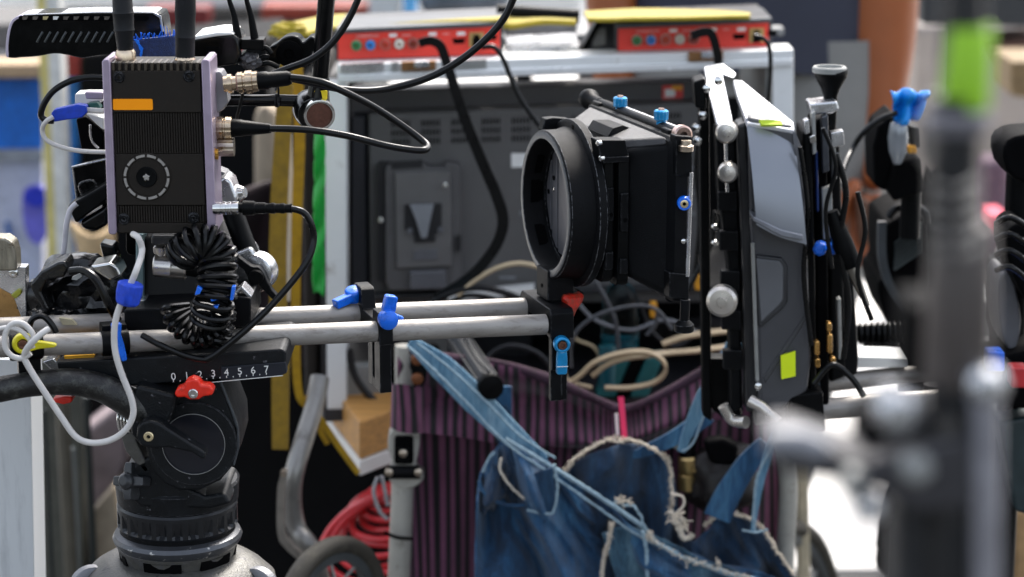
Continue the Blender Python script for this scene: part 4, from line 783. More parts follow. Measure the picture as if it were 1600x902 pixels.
# red converter boxes
redm = mat('red_enamel', 'de3a2c', .4, 0, .08, 30, .1, 500, dirt=.08, dirtc='8a2420')
def redbox(x0, y0, x1, y1, h, lab, cable2):
    Rb = thing('converter_box', lab, 'converter box', W((x0 + x1) / 2, y0 + h, cY(.07)(x0)), 'red converter boxes on the cart')
    sl = (y1 - y0) / (x1 - x0)
    def P(u, v): x = x0 + u; return (x, y0 + sl * u + v)
    def rb(pts, off, d, name, m, bev=.0008): return MB().pf([P(*p) for p in pts], cY(.03 + off), d).build(name, m, Rb, bev)
    L_ = x1 - x0
    rb([(0, 5), (L_, 2), (L_, h), (0, h)], 0, .16, 'case', mat('case_dark_grey', '3a3a3d', .4, .3, .1, 60))
    rb([(4, 8), (L_ - 5, 5), (L_ - 5, h - 1), (4, h - 1)], -.002, .004, 'red_panel', redm)
    rb([(0, 1), (L_, -2), (L_, 5), (0, 8)], -.004, .10, 'lid', mat('lid_grey', '55575a', .35, .5, .1, 60))
    for u, cc in ((33, '1f7a4a'), (55, '1a78c8'), (78, 'b9352c'), (100, 'd5d0c4'), (122, '8a2a26')):
        m_ = mat('jack_' + cc, cc, .4); x, y = P(u, 27 + u * .0); c = W(x, y, cY(.027)(x))
        MB().lathe(c, (0, -1, 0), [(-.002, .0058), (.0015, .0058), (.0015, .0044)], 22).build('jack_ring', nickel, Rb)
        j = MB().lathe(c, (0, -1, 0), [(-.002, .0045), (.006, .0045), (.007, .004), (.007, .0021), (.002, .002)], 22).build('jack_socket', m_, Rb)
        MB().lathe(c, (0, -1, 0), [(.002, .001), (.004, .001)], 8).build('jack_pin', gold, j)
    for u, v, w_, h_, m_ in ((84, 6, 12, 5, whitep), (146, 6, 12, 5, whitep), (190, 7, 13, 5, whitep), (32, 7, 36, 2.4, mat('faint_pink_print', 'dd8d86', .5)), (104, 8, 14, 2.2, MC['faint_pink_print']), (168, 8, 10, 2.2, MC['faint_pink_print'])):
        rb([(u, v + 5), (u + w_, v + 5), (u + w_, v + 5 + h_), (u, v + 5 + h_)], -.0024, .001, 'print_mark', m_, 0)
    rb([(183, 22), (203, 22), (201, 30), (185, 30)], -.0028, .001, 'video_port', blackm, 0)
    rb([(209, 14), (232, 14), (232, 36), (209, 36)], -.006, .004, 'network_port', mat('port_gold', 'b79a62', .4, .5, .1, 90), .0004)
    rb([(214, 22), (227, 22), (227, 36), (214, 36)], -.0065, .001, 'port_mouth', blackm, 0)
    rb([(216, 17), (225, 17), (225, 22), (216, 22)], -.0065, .001, 'port_mouth', blackm, 0)
    rb([(238, 18), (252, 18), (252, 26), (238, 26)], -.0028, .001, 'video_port', blackm, 0)
    return Rb
redbox(524, 45, 786, 36, 50, 'red-fronted converter box with coloured jacks on the left half of the cart top', 0)
redbox(962, 37, 1206, 30, 44, 'red-fronted converter box with coloured jacks at the right end of the cart top', 0)
# folded black bracket and tray between the boxes
o = MB().pf([(903, 84), (936, 30), (962, 36), (960, 84)], cY(.10), .05); solo(o, 'wedge_stand', mat('wedge_dark', '3b3d40', .4, .2, .2, 60), 'dark slanted wedge stand between the two red boxes', 'stand', .001)
MB().pf([(905, 84), (932, 34), (942, 32), (916, 84)], cY(.095), .01).build('slanted_edge', blackp, bpy.data.objects['wedge_stand'])
MB().pf([(926, 48), (946, 44), (946, 70), (926, 74)], cY(.098), .003).build('grey_label', greyp, bpy.data.objects['wedge_stand'])
o = MB().ptube([(776, 18, 2.60), (905, 26, 2.60)], 11, 20, smooth=False); solo(o, 'black_tube', blackp, 'short black foam tube lying across the yellow cloth', 'tube')
o = MB().pf([(790, 78), (905, 72), (905, 84), (790, 90)], cY(.06), .12); solo(o, 'silver_tray', alub, 'thin silver tray edge between the two red boxes', 'tray', .001)
o = MB().pf([(786, 34), (903, 30), (900, 70), (830, 76), (790, 66)], cY(.2), .03); solo(o, 'grey_bag', mat('pale_grey_cloth', '8f8d8c', .8, 0, .35, 20, .3, 80), 'pale grey folded cloth lying behind the red boxes', 'cloth', .006)
# yellow cloths
yel = mat('yellow_cloth', 'a6931a', .85, 0, .18, 120, .9, 700, sheen=.3)
def ycloth(top, bot, Y, lab, nu=60):
    b = MB(); b.sheet(top, bot, Y, lambda u, v: .003 * noise.noise(Vector((u * 9, v * 4, 1))) + .0012 * math.sin(u * 14), nu, 12, Yb=Y - .13); return solo(b, 'yellow_cloth', yel, lab, 'cloth', solid=.004)
ycloth([(436, 42), (520, 26), (640, 24), (760, 22), (800, 20)], [(446, 60), (480, 54), (524, 45), (640, 38), (786, 33)], 2.64, 'yellow microfibre cloth draped over the left red converter box')
ycloth([(912, 20), (1000, 16), (1100, 18), (1172, 22)], [(918, 32), (1000, 31), (1100, 29), (1172, 27)], 2.64, 'yellow microfibre cloth spread on the right red converter box')
b = MB(); b.sheet([(760, 22), (800, 22), (850, 26), (900, 30)], [(770, 36), (800, 42), (850, 36), (900, 36)], 2.62, lambda u, v: .004 * math.sin(u * 8), 20, 6, Yb=2.56); solo(b, 'yellow_cloth', yel, 'trailing corner of yellow cloth under the black foam tube', 'cloth', solid=.005)
lump(MB(), 452, 50, 26, 12, 12, 2.46, 2.2, .6, 5).build('yc', yel); o = bpy.data.objects['yc']; o.name = 'yellow_cloth'; tag(o, 'crumpled yellow cloth end hanging over the left corner of the cart', 'cloth')
# cables on the cart
def strap(pts, w_, m, lab, side=None, t=.003, cat_='cable', name='flat_cable'): return solo(MB().pstrap(pts, w_, t, side), name, m, lab, cat_)
y = 2.40
strap([(655, 68, y), (672, 64, y), (688, 72, y), (697, 96, y), (708, 130, y), (728, 190, y), (752, 250, y), (776, 306, y), (786, 345, y), (776, 382, y), (748, 420, y), (716, 446, y), (680, 466, y)], [13, 14, 15, 16, 17, 18, 17, 16, 15], rubber, 'flat black ribbon cable hanging from the left red box down across the monitor back')
strap([(1080, 56, y), (1100, 50, y), (1112, 54, y), (1120, 80, y), (1123, 106, y)], 13, rubber, 'flat black cable bending out of the right red box')
cable([(752, 74, y), (772, 74, y), (786, 92, y), (798, 122, y), (812, 152, y), (832, 182, y), (850, 206, y)], 4.2, rubber, 'thin black cable running from the left red box down behind the matte box')
cable([(1178, 56, y), (1192, 60, y), (1202, 74, y), (1204, 110, y), (1200, 160, y)], 3.5, rubber, 'thin black cable hanging down beside the right white post')
cable([(715, 462, y), (740, 440, y), (775, 420, y), (810, 412, y), (845, 418, y)], 4, mat('cream_cable', 'b5a384', .5, 0, .1, 60), 'cream cable arching over the lower edge of the monitor')
cable([(650, 490, y), (690, 464, y), (740, 450, y), (790, 458, y), (840, 480, y)], 5, rubber, 'black cable arching over the rods in front of the cart shelf')
cable([(690, 480, 2.41), (730, 462, 2.41), (780, 470, 2.41), (830, 500, 2.41)], 4, rubber, 'second thinner black cable arc above the cart shelf')
# yellow straps at the left of the cart
ys = mat('mustard_webbing', '86690c', .8, 0, .25, 100, .7, 900, sheen=.2)
def web(pts, w_, lab, m=ys): return solo(MB().pstrap(pts, w_, .002), 'webbing_strap', m, lab, 'strap')
web([(446, 60, 2.30), (444, 170, 2.30), (437, 300, 2.30), (434, 430, 2.30), (438, 560, 2.30), (438, 640, 2.30), (438, 702, 2.30)], [22, 26, 28, 28, 26], 'broad mustard webbing strap hanging left of the cart, its cut end low down')
web([(462, 60, 2.33), (468, 200, 2.33), (464, 340, 2.33), (462, 470, 2.33), (466, 610, 2.33), (490, 640, 2.33), (524, 690, 2.33), (560, 740, 2.33)], [16, 17, 15, 12, 10, 9], 'narrow yellow webbing strap running down and slanting under the cart corner', mat('yellow_webbing', 'a8840c', .75, 0, .25, 100, .7, 900))
web([(475, 620, 2.34), (486, 636, 2.34), (500, 672, 2.34), (512, 694, 2.34)], 8, 'short yellow strap end beside the slanting one', MC['yellow_webbing'])
web([(452, 210, 2.34), (454, 330, 2.34), (449, 470, 2.34)], 8, 'thin pale strap between the mustard and the yellow one', whitec)
web([(444, 168, 2.31), (448, 200, 2.31)], 16, 'short faded red ribbon above the mustard strap', mat('faded_red', 'a84a4a', .8))
b = MB(); b.sheet([(495, 60), (501, 60), (508, 60)], [(489, 460), (498, 456), (506, 462)], 2.36, lambda u, v: .004 * math.sin(v * 30 + u * 3), 8, 60); solo(b, 'green_strip', mat('vivid_green', '0c9c35', .5, 0, .15, 60), 'vivid green plastic strip hanging beside the white cart post', 'plastic strip', solid=.003)
b = MB(); b.pf([(470, 120), (498, 120), (498, 640), (476, 640)], lambda x: 2.46, .25); solo(b, 'dark_side_bag', mat('dark_brown_cloth', '1e1812', .9, 0, .4, 30, .4, 60), 'dark brown cloth bag hanging against the cart side', 'bag', .006)
# clutter on the shelf
b = MB(); b.pf([(652, 528), (700, 526), (700, 572), (652, 574)], cY(.15), .05); o = solo(b, 'adapter_box', greyp, 'small grey adapter box on the cart shelf behind the hanging bracket', 'adapter', .002)
MB().lathe(W(676, 548, cY(.148)(676)), (0, -1, 0), [(0, .008), (.001, .007)], 20).build('round_socket', blackm, o)
b = MB(); b.pf([(608, 574), (700, 570), (704, 632), (600, 636)], cY(.1), .08); solo(b, 'power_supply', blackp, 'black power brick low on the cart shelf', 'power supply', .003)
b = MB(); b.pf([(700, 500), (830, 494), (830, 600), (700, 604)], cY(.2), .08); solo(b, 'recorder', mat('recorder_dark', '1d2024', .35), 'dark recorder box at the back of the cart shelf', 'recorder', .003)
gl = mat('bottle_clear', 'cfeef2', .08, 0, .03, 20, trans=1); gl.node_tree.nodes['Principled BSDF'].inputs['IOR'].default_value = 1.2
BT = thing('plastic_bottle', 'clear plastic bottle with teal liquid on the cart shelf under the matte box', 'bottle', W(968, 600, 2.52))
MB().vl(968, 2.52, [(600, 20), (596, 28), (520, 29), (470, 28), (452, 22), (440, 10), (428, 10)], 28).build('shell', gl, BT)
MB().vl(968, 2.52, [(598, 18), (595, 26), (528, 27)], 28).build('teal_liquid', mat('teal_liquid', '0d5560', .2), BT)
MB().vl(968, 2.52, [(432, 12), (418, 12)], 20).build('cap', white, BT)
b = MB(); b.vl(948, 2.46, [(606, 10), (604, 13), (545, 14), (540, 13)], 20); solo(b, 'teal_cup', mat('teal_plastic', '0b4f58', .3, 0, .1), 'small teal plastic cup beside the clear bottle', 'cup')
for i, (x0, x1) in enumerate(((930, 962), (962, 984), (984, 1012))):
    b = MB(); b.pf([(x0, 622), (x0 + 26, 560), (x1 + 26, 556), (x1, 622)], cY(-.02 - i * .002), .03); solo(b, 'folded_pouch', mat('pouch_teal', '0c5c5c', .6) if i != 1 else blackm, ['teal folded pouch lying left of the black one on the shelf', 'black folded pouch between the two teal ones', 'teal folded pouch lying right of the black one on the shelf'][i], 'pouch', .003)
crm = mat('cream_flat_cable', 'b09c7c', .5, 0, .12, 60); y = 2.36
strap([(880, 604, y), (905, 588, y), (930, 566, y), (970, 552, y), (1010, 550, y), (1034, 562, y), (1040, 580, y), (1022, 598, y), (985, 606, y), (945, 606, y)], 8, crm, 'cream flat cable lying in a loop above the striped cloth', (0, 1, .6))
strap([(925, 588, y), (948, 570, y), (975, 560, y), (1005, 556, y), (1040, 552, y + .02), (1090, 548, y + .02), (1135, 542, y + .02)], 9, crm, 'cream flat cable stretching right from the loop to the tablet rig', (0, 1, .6))
strap([(1035, 538, 2.40), (1070, 526, 2.40), (1110, 520, 2.40), (1150, 516, 2.40)], 10, crm, 'upper cream flat cable going right behind the rig', (0, 1, .6))
strap([(884, 560, y), (884, 590, y), (900, 600, y), (925, 606, y)], 6, crm, 'short cream cable end hanging left of the loop', (0, 1, .6))
for i, (p, r_, lab) in enumerate((([(892, 575, 2.38), (892, 540, 2.38), (906, 512, 2.38), (940, 490, 2.38), (990, 478, 2.38), (1025, 484, 2.38), (1050, 515, 2.38)], 3.2, 'thin grey cable arching over the clear bottle'), ([(1010, 524, 2.40), (1024, 508, 2.40), (1027, 486, 2.40)], 3, 'short grey wire dropping right of the bottle'), ([(930, 440, 2.42), (948, 470, 2.42), (962, 505, 2.42), (966, 545, 2.42)], 3.5, 'dark wire hanging behind the clear bottle'))): cable(p, r_, mat('dark_grey_wire', '3c3e42', .4), lab)
lump(MB(), 1022, 486, 8, 10, 6, 2.46, 2, .4, 3, 2); 
for x, y_, n_ in ((1022, 487, 'amber plug hanging behind the grey wire arc'), (1092, 444, 'small amber plug beside the rig bar')): 
    b = MB(); b.rect(x - 6, y_ - 12, x + 5, y_ + 10, 2.47, .015, 3); solo(b, 'amber_plug', mat('amber_plastic', 'd09018', .5), n_, 'plug', .001)
lump(MB(), 895, 556, 10, 6, 6, 2.46, 2, .4, 3, 2)
# wooden block on a white bracket at the cart foot
WB = thing('wooden_block', 'light pine wood block fixed on a white board under the cart corner', 'wood block', W(560, 720, 2.36))
wood = mat('pine_wood', 'b98748', .55, 0, .3, 30, .2, 200, stretch=(.3, 3, 8))
a = [(512, 642), (562, 652), (612, 662)]
M_ = Matrix.Translation(W(560, 720, 2.40)) @ Matrix.Rotation(R(-52), 4, 'Z')
pts = [W(510, 642, 2.52), W(562, 662, 2.37), W(640, 656, 2.47), W(600, 636, 2.60)]
zt_ = W(562, 660, 2.36).z
def slab(pl, z0, z1, name, m, par, bev=.002): return MB().loft([[Vector((p.x, p.y, z0)) for p in pl], [Vector((p.x, p.y, z1)) for p in pl]]).build(name, m, par, bev)
pl = [W(506, 645, 2.54), W(562, 668, 2.36), W(630, 660, 2.42), W(590, 640, 2.60)]
zb2 = W(562, 719, 2.36).z; slab(pl, zb2, zt_, 'block', wood, WB)
slab([p + (p - pl[3]) * .02 for p in pl], W(562, 742, 2.36).z, zb2 - .0005, 'white_board', white, WB, .001)

for i, (p, r_, c_, lab) in enumerate((([(720, 620), (760, 560), (800, 540), (850, 560), (880, 620)], 4, '15161a', 'dark cable hump at the left of the cart shelf'), ([(900, 470), (930, 500), (985, 516), (1040, 500), (1090, 520)], 3, '6a6c70', 'grey wire sagging across the clear bottle'), ([(545, 545), (556, 590), (590, 630), (640, 650)], 6, '0c0c0e', 'thick black cable curving down inside the left cart corner'), ([(880, 500), (900, 530), (930, 545), (950, 590)], 2.6, 'a89878', 'thin cream wire dropping into the cable loop'), ([(1000, 470), (1020, 520), (1060, 540), (1110, 500)], 3.4, '101114', 'black wire under the lower knurled knob'))):
    cable([(a, b_, 2.43 + i * .01) for a, b_ in p], r_, mat('wire_' + c_, c_, .4), lab)
# ============================================================= wheelchair with striped cloth and denim overalls
Yw = 2.28
WC = thing('wheelchair', 'old folding wheelchair with pale tube frame parked behind the camera rails', 'wheelchair', (W(930, 700, Yw).x, Yw + .2, 0))
pale = mat('pale_tube_paint', 'a7a49b', .45, .1, .12, 40, .1, 400, dirt=.3, dirtc='77746a')
ctube = mat('worn_chrome_tube', '85837f', .32, .6, .15, 30, .1, 300, dirt=.25, dirtc='5a5652')
def wt(pts, r, name='frame_tube', m=pale, par=WC): return MB().ptube([(p[0], p[1], p[2] if len(p) > 2 else Yw) for p in pts], r, 18).build(name, m, par)
wt([(632, 540), (632, 600), (634, 668)], 15); wt([(628, 740), (628, 790), (618, 1030), (612, 1250)], 18)
b = MB()
P0 = sm2([(612, 672), (652, 668), (655, 700), (650, 730), (662, 744), (656, 756), (640, 764), (618, 762), (606, 744), (612, 720), (606, 700)], 3)
MB().prism(P0, Yw - .012, .024).build('hinge_casting', pale, WC, .002)
MB().prism(rrect(616, 682, 646, 726, 5), Yw - .016, .008).build('hinge_plate', blackm, WC, .001)
MB().prism(rrect(622, 700, 640, 722, 3), Yw - .019, .008).build('hinge_tongue', blackp, WC, .001)
for x, y_ in ((630, 708), (608, 738), (654, 738)): MB().lathe(W(x, y_, Yw - .02), (0, -1, 0), [(-.004, .004), (.002, .004), (.003, .002)], 16).build('bolt', nickel, WC)
wt([(606, 738, Yw - .015), (656, 738, Yw - .015)], 11, 'hinge_barrel', blackp)
MB().pstrap([(600, 832, Yw - .014), (620, 840, Yw - .016), (644, 842, Yw - .012)], 5, .002, (0, 0, 1)).build('cable_tie', blackm, WC)
# push handles
for pts, nm in (([(700, 500, Yw + .10), (715, 528, Yw + .05), (745, 575, Yw - .02), (768, 607, Yw - .08)], 'push_handle'),):
    MB().ptube(pts, [14, 16, 17, 18], 24).build(nm, mat('handle_rubber', '24262a', .45, 0, .3, 200, .5, 900), WC)
c = W(766, 604, Yw - .08); ax = (c - W(745, 575, Yw - .02)).normalized(); MB().lathe(c - ax * .004, ax, [(0, .0122), (.004, .0128), (.008, .0122), (.009, .009), (.0094, 0)], 32).build('handle_end', blackp, WC)
for k in range(9):
    a = 2 * math.pi * k / 9; e1 = Vector((0, 0, 1)).cross(ax).normalized(); e2 = ax.cross(e1); p0 = W(718, 534, Yw + .04); p1 = c - ax * .012; o_ = e1 * math.cos(a) * .0112 + e2 * math.sin(a) * .0112
    MB().cyl(p0 + o_, p1 + o_, .0010, n=6).build('grip_ridge', MC['handle_rubber'], WC)
MB().prism([(640, 560), (672, 556), (664, 600), (646, 606)], Yw - .03, .01).build('clamp_plate', blackp, WC, .001)
for y_ in (562, 592): MB().lathe(W(652, y_, Yw - .032), (0, -1, 0), [(-.003, .006), (.002, .0055), (.003, .003)], 18).build('brown_knob', mat('copper_screw', '7c4a2c', .4, .5, .3, 200), WC)
wt([(1168, 600, Yw + .04), (1140, 606, Yw + .02), (1100, 634, Yw), (1072, 672, Yw - .01), (1062, 700, Yw - .01)], 13, 'arm_tube', mat('tube_grey_green', '8b8b80', .35, .4, .15, 40))
MB().ptube([(1222, 640, Yw), (1232, 760, Yw), (1226, 900, Yw), (1224, 1250, Yw)], 15, 18).build('frame_tube', pale, WC)
wt([(1086, 640, Yw - .02), (1078, 680, Yw - .02), (1074, 716, Yw - .02)], 13, 'dark_grip', blackp)
MB().vl(1075, Yw - .02, [(766, 12), (764, 16), (742, 16.5), (740, 14), (734, 17), (716, 17), (712, 13)], 28).build('brass_fitting', mat('pale_brass', 'b29a68', .3, .9, .15, 90), WC)
MB().vl(1086, Yw - .028, [(738, 4), (736, 6), (726, 6), (724, 4)], 14).build('fitting_pin', MC['pale_brass'], WC)
# left curved tube + footplate tube
wt([(500, 590, Yw + .06), (490, 640, Yw + .04), (462, 730, Yw), (456, 780, Yw), (464, 826, Yw), (482, 852, Yw - .01), (500, 900, Yw), (506, 960, Yw), (512, 1060, Yw)], 15, 'frame_tube', ctube)
MB().pstrap([(446, 735, Yw - .03), (440, 762, Yw - .03), (440, 830, Yw - .03), (452, 852, Yw - .03), (470, 868, Yw - .03)], [8, 12, 12, 12, 11], .012).build('brake_lever', mat('dull_steel', '88827a', .4, .6, .2, 60), WC)
MB().lathe(W(443, 740, Yw - .035), (0, -1, 0), [(-.004, .003), (.002, .003)], 12).build('bolt', nickel, WC)
def wheel(c, r, rt, ax, name, ns, tilt=None):
    b = MB(); n = 72; m = 14; ax = Vector(ax).normalized(); e1 = Vector((0, 0, 1)); e2 = ax.cross(e1).normalized(); vs = []; fs = []
    for i in range(n):
        a = 2 * math.pi * i / n; d = e1 * math.cos(a) + e2 * math.sin(a)
        for j in range(m): t = 2 * math.pi * j / m; vs.append(c + d * (r + math.cos(t) * rt * .8) + ax * math.sin(t) * rt)
    for i in range(n):
        for j in range(m): fs.append((i * m + j, i * m + (j + 1) % m, ((i + 1) % n) * m + (j + 1) % m, ((i + 1) % n) * m + j))
    b.add(vs, fs); wl = MB().lathe(c - ax * rt * .5, ax, [(0, r - rt * .6), (0, r - rt * 1.5), (rt, r - rt * 1.5), (rt, r - rt * .6)], 64, cap=False).build(name, mat('wheel_rim_grey', '595c5c', .4, .5, .1, 40), WC)
    b.build('tyre', mat('dusty_tyre', '38342c', .7, 0, .25, 30, .6, 500, dirt=.4, dirtc='5a5548'), wl)
    MB().lathe(c - ax * .03, ax, [(0, .01), (.01, .022), (.05, .022), (.06, .01)], 20).build('hub', darkg, wl)
    for k in range(ns):
        a = 2 * math.pi * k / ns; d = e1 * math.cos(a) + e2 * math.sin(a); MB().cyl(c + d * .018 + ax * .012 * (-1) ** k, c + d * (r - rt * 1.3), .0016, n=6).build('spoke', greyp, wl)
rw = .066; c = W(512, 848, Yw - .1); cz = Vector((W(516, 900, Yw - .1).x, Yw - .1, c.z - rw - .004)); wheel(cz, rw, .0105, (.78, -.62, 0), 'front_wheel', 8)
# right rear wheel rim curve
wheel(Vector((W(1196, 900, Yw + .32).x, Yw + .32, .315)), .295, .013, (.91, -.42, 0), 'rear_wheel', 24)
# striped purple cloth
def stripes(name, ca, cb, n, rough=.85):
    m = mat(name, ca, rough, 0, .2, 60, .5, 500, sheen=.25); t = m.node_tree; b = t.nodes['Principled BSDF']; L = t.links.new
    tc = t.nodes.new('ShaderNodeTexCoord'); sp = t.nodes.new('ShaderNodeSeparateXYZ'); L(tc.outputs['UV'], sp.inputs[0])
    nz = t.nodes.new('ShaderNodeTexNoise'); nz.inputs['Scale'].default_value = .5; L(tc.outputs['UV'], nz.inputs['Vector'])
    ad = t.nodes.new('ShaderNodeMath'); ad.operation = 'MULTIPLY_ADD'; ad.inputs[1].default_value = 1.1; L(nz.outputs['Fac'], ad.inputs[0]); L(sp.outputs['X'], ad.inputs[2])
    mu = t.nodes.new('ShaderNodeMath'); mu.operation = 'MULTIPLY'; mu.inputs[1].default_value = n * 2 * math.pi; L(ad.outputs[0], mu.inputs[0])
    si = t.nodes.new('ShaderNodeMath'); si.operation = 'SINE'; L(mu.outputs[0], si.inputs[0])
    mr = t.nodes.new('ShaderNodeMapRange'); nz.inputs['Detail'].default_value = 3; mr.inputs[1].default_value = -.45; mr.inputs[2].default_value = .55; L(si.outputs[0], mr.inputs[0])
    mx = t.nodes.new('ShaderNodeMix'); mx.data_type = 'RGBA'; old = b.inputs['Base Color'].links[0].from_socket; L(mr.outputs[0], mx.inputs['Factor']); L(old, mx.inputs[6]); mx.inputs[7].default_value = lin(cb); L(mx.outputs[2], b.inputs['Base Color'])
    return m
st = stripes('purple_black_stripe', '6e3f58', '0a070a', 1)
def ustripe(b, a, c):
    for k in b.uv: b.uv[k] = (a + (c - a) * b.uv[k][0], b.uv[k][1])
    return b
SH = thing('striped_cloth', 'dark purple cloth with black stripes hung over the back of the wheelchair', 'cloth', W(930, 902, Yw))
def fold1(u, v):
    return .010 * math.sin(u * 23 + 1.5 * math.sin(v * 3)) * (.4 + v) + .006 * math.sin(u * 47 + v * 4) + .02 * noise.noise(Vector((u * 4, v * 2.5, 3)))
b = MB(); b.sheet([(622, 560), (700, 568), (780, 578), (860, 600), (930, 628), (970, 642), (1010, 632), (1080, 596), (1150, 552), (1215, 520)], [(648, 1040), (760, 1040), (870, 1040), (960, 1040), (1060, 1040), (1228, 1040)], Yw + .02, fold1, 220, 90)
ustripe(b, 0, 44).build('back_panel', st, SH)
b = MB(); b.sheet([(622, 545), (700, 556), (780, 562), (860, 588), (930, 618), (972, 634), (1010, 622), (1080, 584), (1150, 540), (1215, 508)], [(620, 662), (700, 674), (780, 690), (860, 694), (930, 700), (972, 704), (1010, 700), (1080, 680), (1150, 650), (1215, 620)], Yw + .00, lambda u, v: .012 * math.sin(v * 7 + u * 5) + .010 * noise.noise(Vector((u * 7, v * 3, 9))), 200, 40)
ustripe(b, 0, 45).build('top_fold', st, SH)
MB().tube(cat([W(x, y_, Yw - .010 + .006 * math.sin(x * .13)) for x, y_ in ((640, 548), (700, 560), (780, 568), (860, 594), (930, 624), (972, 640), (1010, 628), (1080, 592), (1150, 548))], 3), [.004, .0055, .0035, .006, .004, .0055, .0035, .005, .004], 10).build('rolled_hem', mat('purple_hem', '38202f', .85, 0, .5, 150, .8, 500, stretch=(1, .1, .1)), SH)
b = MB(); b.sheet([(612, 600), (628, 596), (662, 604)], [(610, 668), (632, 672), (664, 676)], Yw - .022, lambda u, v: .01 * math.sin(u * 3), 24, 12); ustripe(b, 0, 3.6).build('side_flap', st, SH)
# denim
def denim(name, dark, mid, pale, k):
    m = mat(name, mid, .85, 0, .2, 60, .6, 1400, sheen=.15); t = m.node_tree; b = t.nodes['Principled BSDF']; N = t.nodes.new; L = t.links.new
    tc = N('ShaderNodeTexCoord'); mp = N('ShaderNodeMapping'); mp.inputs['Scale'].default_value = (3.2, 2, .55); mp.inputs['Rotation'].default_value = (0, R(14), 0); L(tc.outputs['Object'], mp.inputs[0])
    n1 = N('ShaderNodeTexNoise'); n1.inputs['Scale'].default_value = 11; n1.inputs['Detail'].default_value = 9; n1.inputs['Roughness'].default_value = .68; L(mp.outputs[0], n1.inputs['Vector'])
    cr = N('ShaderNodeValToRGB'); e = cr.color_ramp.elements; e[0].position = .36; e[0].color = lin(dark); e[1].position = .72; e[1].color = lin(pale); q_ = e.new(.52); q_.color = lin(mid); L(n1.outputs['Fac'], cr.inputs[0])
    wv = N('ShaderNodeTexNoise'); wv.inputs['Scale'].default_value = 600; mp2 = N('ShaderNodeMapping'); mp2.inputs['Scale'].default_value = (1, 1, .12); L(tc.outputs['Object'], mp2.inputs[0]); L(mp2.outputs[0], wv.inputs['Vector'])
    mx = N('ShaderNodeMix'); mx.data_type = 'RGBA'; mx.blend_type = 'SOFT_LIGHT'; mx.inputs['Factor'].default_value = k; L(cr.outputs[0], mx.inputs[6]); L(wv.outputs['Fac'], mx.inputs[7]); L(mx.outputs[2], b.inputs['Base Color']); return m
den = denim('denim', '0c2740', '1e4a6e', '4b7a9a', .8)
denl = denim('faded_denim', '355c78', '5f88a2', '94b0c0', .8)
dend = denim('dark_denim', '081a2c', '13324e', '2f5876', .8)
seam = mat('seam_thread', 'd6cbba', .8, 0, .2, 200, .6, 900)
seaml = mat('faded_seam', '8ba3b0', .8, 0, .3, 200, .6, 900)
D = thing('denim_overalls', 'blue denim overalls with frayed pale seams hanging over the wheelchair back', 'overalls', W(980, 902, Yw - .06))
def foldd(a, f, seed): return lambda u, v: a * 1.5 * (.5 - abs(noise.noise(Vector((u * 5.5 + v * 1.6, v * 1.9 - u, seed))) * 2)) * (.3 + .7 * v) + a * .3 * (.5 - abs(noise.noise(Vector((u * 13 - v * 3, v * 5, seed + 4))) * 2)) + a * (.35 + v) * math.sin(u * f + 1.8 * math.sin(v * 2.3 + seed)) + a * .6 * math.sin(u * f * 2.2 + seed + v * 2) * (.5 + .5 * v) + a * 1.2 * noise.noise(Vector((u * 3 + seed, v * 2.2, seed)))
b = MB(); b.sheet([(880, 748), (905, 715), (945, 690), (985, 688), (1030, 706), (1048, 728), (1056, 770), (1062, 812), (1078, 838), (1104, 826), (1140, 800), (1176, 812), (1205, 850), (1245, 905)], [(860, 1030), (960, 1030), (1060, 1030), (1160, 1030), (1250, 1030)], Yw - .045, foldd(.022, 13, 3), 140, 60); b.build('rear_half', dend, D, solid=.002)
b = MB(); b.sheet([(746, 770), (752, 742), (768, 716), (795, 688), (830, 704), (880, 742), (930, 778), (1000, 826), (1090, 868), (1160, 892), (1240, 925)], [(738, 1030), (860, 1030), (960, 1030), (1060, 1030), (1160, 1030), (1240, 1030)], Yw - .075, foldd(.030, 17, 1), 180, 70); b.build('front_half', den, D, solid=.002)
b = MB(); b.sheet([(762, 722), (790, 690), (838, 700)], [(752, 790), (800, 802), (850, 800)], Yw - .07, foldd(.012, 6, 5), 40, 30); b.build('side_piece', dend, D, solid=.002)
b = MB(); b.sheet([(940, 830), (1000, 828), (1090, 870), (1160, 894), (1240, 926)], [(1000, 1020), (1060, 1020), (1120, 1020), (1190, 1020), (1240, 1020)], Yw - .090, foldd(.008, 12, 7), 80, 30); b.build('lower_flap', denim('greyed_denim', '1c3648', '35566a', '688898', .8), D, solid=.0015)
def band(pts, w_, dY, nm, m): return MB().strap([W(p[0], p[1], Yw + dY) for p in pts], [a * S(Yw) for a in w_] if isinstance(w_, list) else w_ * S(Yw), .003, None, 8).build(nm, m, D, .0006)
band([(640, 534), (690, 574), (744, 626), (800, 680), (850, 722)], [16, 40, 44, 36, 20], -.075, 'shoulder_strap', denl)
band([(775, 640), (800, 690), (830, 726)], [36, 40, 30], -.06, 'strap_end', dend)
MB().prism(rrect(774, 604, 800, 650, 3), Yw - .06, .004).build('strap_tab', den, D, .001)
MB().loft([[W(828, 742, Yw - .10), W(864, 730, Yw - .10), W(868, 790, Yw - .10), W(860, 802, Yw - .10), (W(822, 796, Yw - .10))], [p + Vector((0, .004, 0)) for p in (W(828, 742, Yw - .10), W(864, 730, Yw - .10), W(868, 790, Yw - .10), W(860, 802, Yw - .10), W(822, 796, Yw - .10))]]).build('pocket_flap', dend, D, .001)
band([(1150, 532), (1130, 574), (1100, 624), (1078, 668), (1064, 706)], [22, 30, 28, 18, 12], -.075, 'shoulder_strap', denl)
band([(1106, 648), (1062, 680), (1010, 704), (985, 712)], [30, 26, 18, 10], -.055, 'bib_band', den)
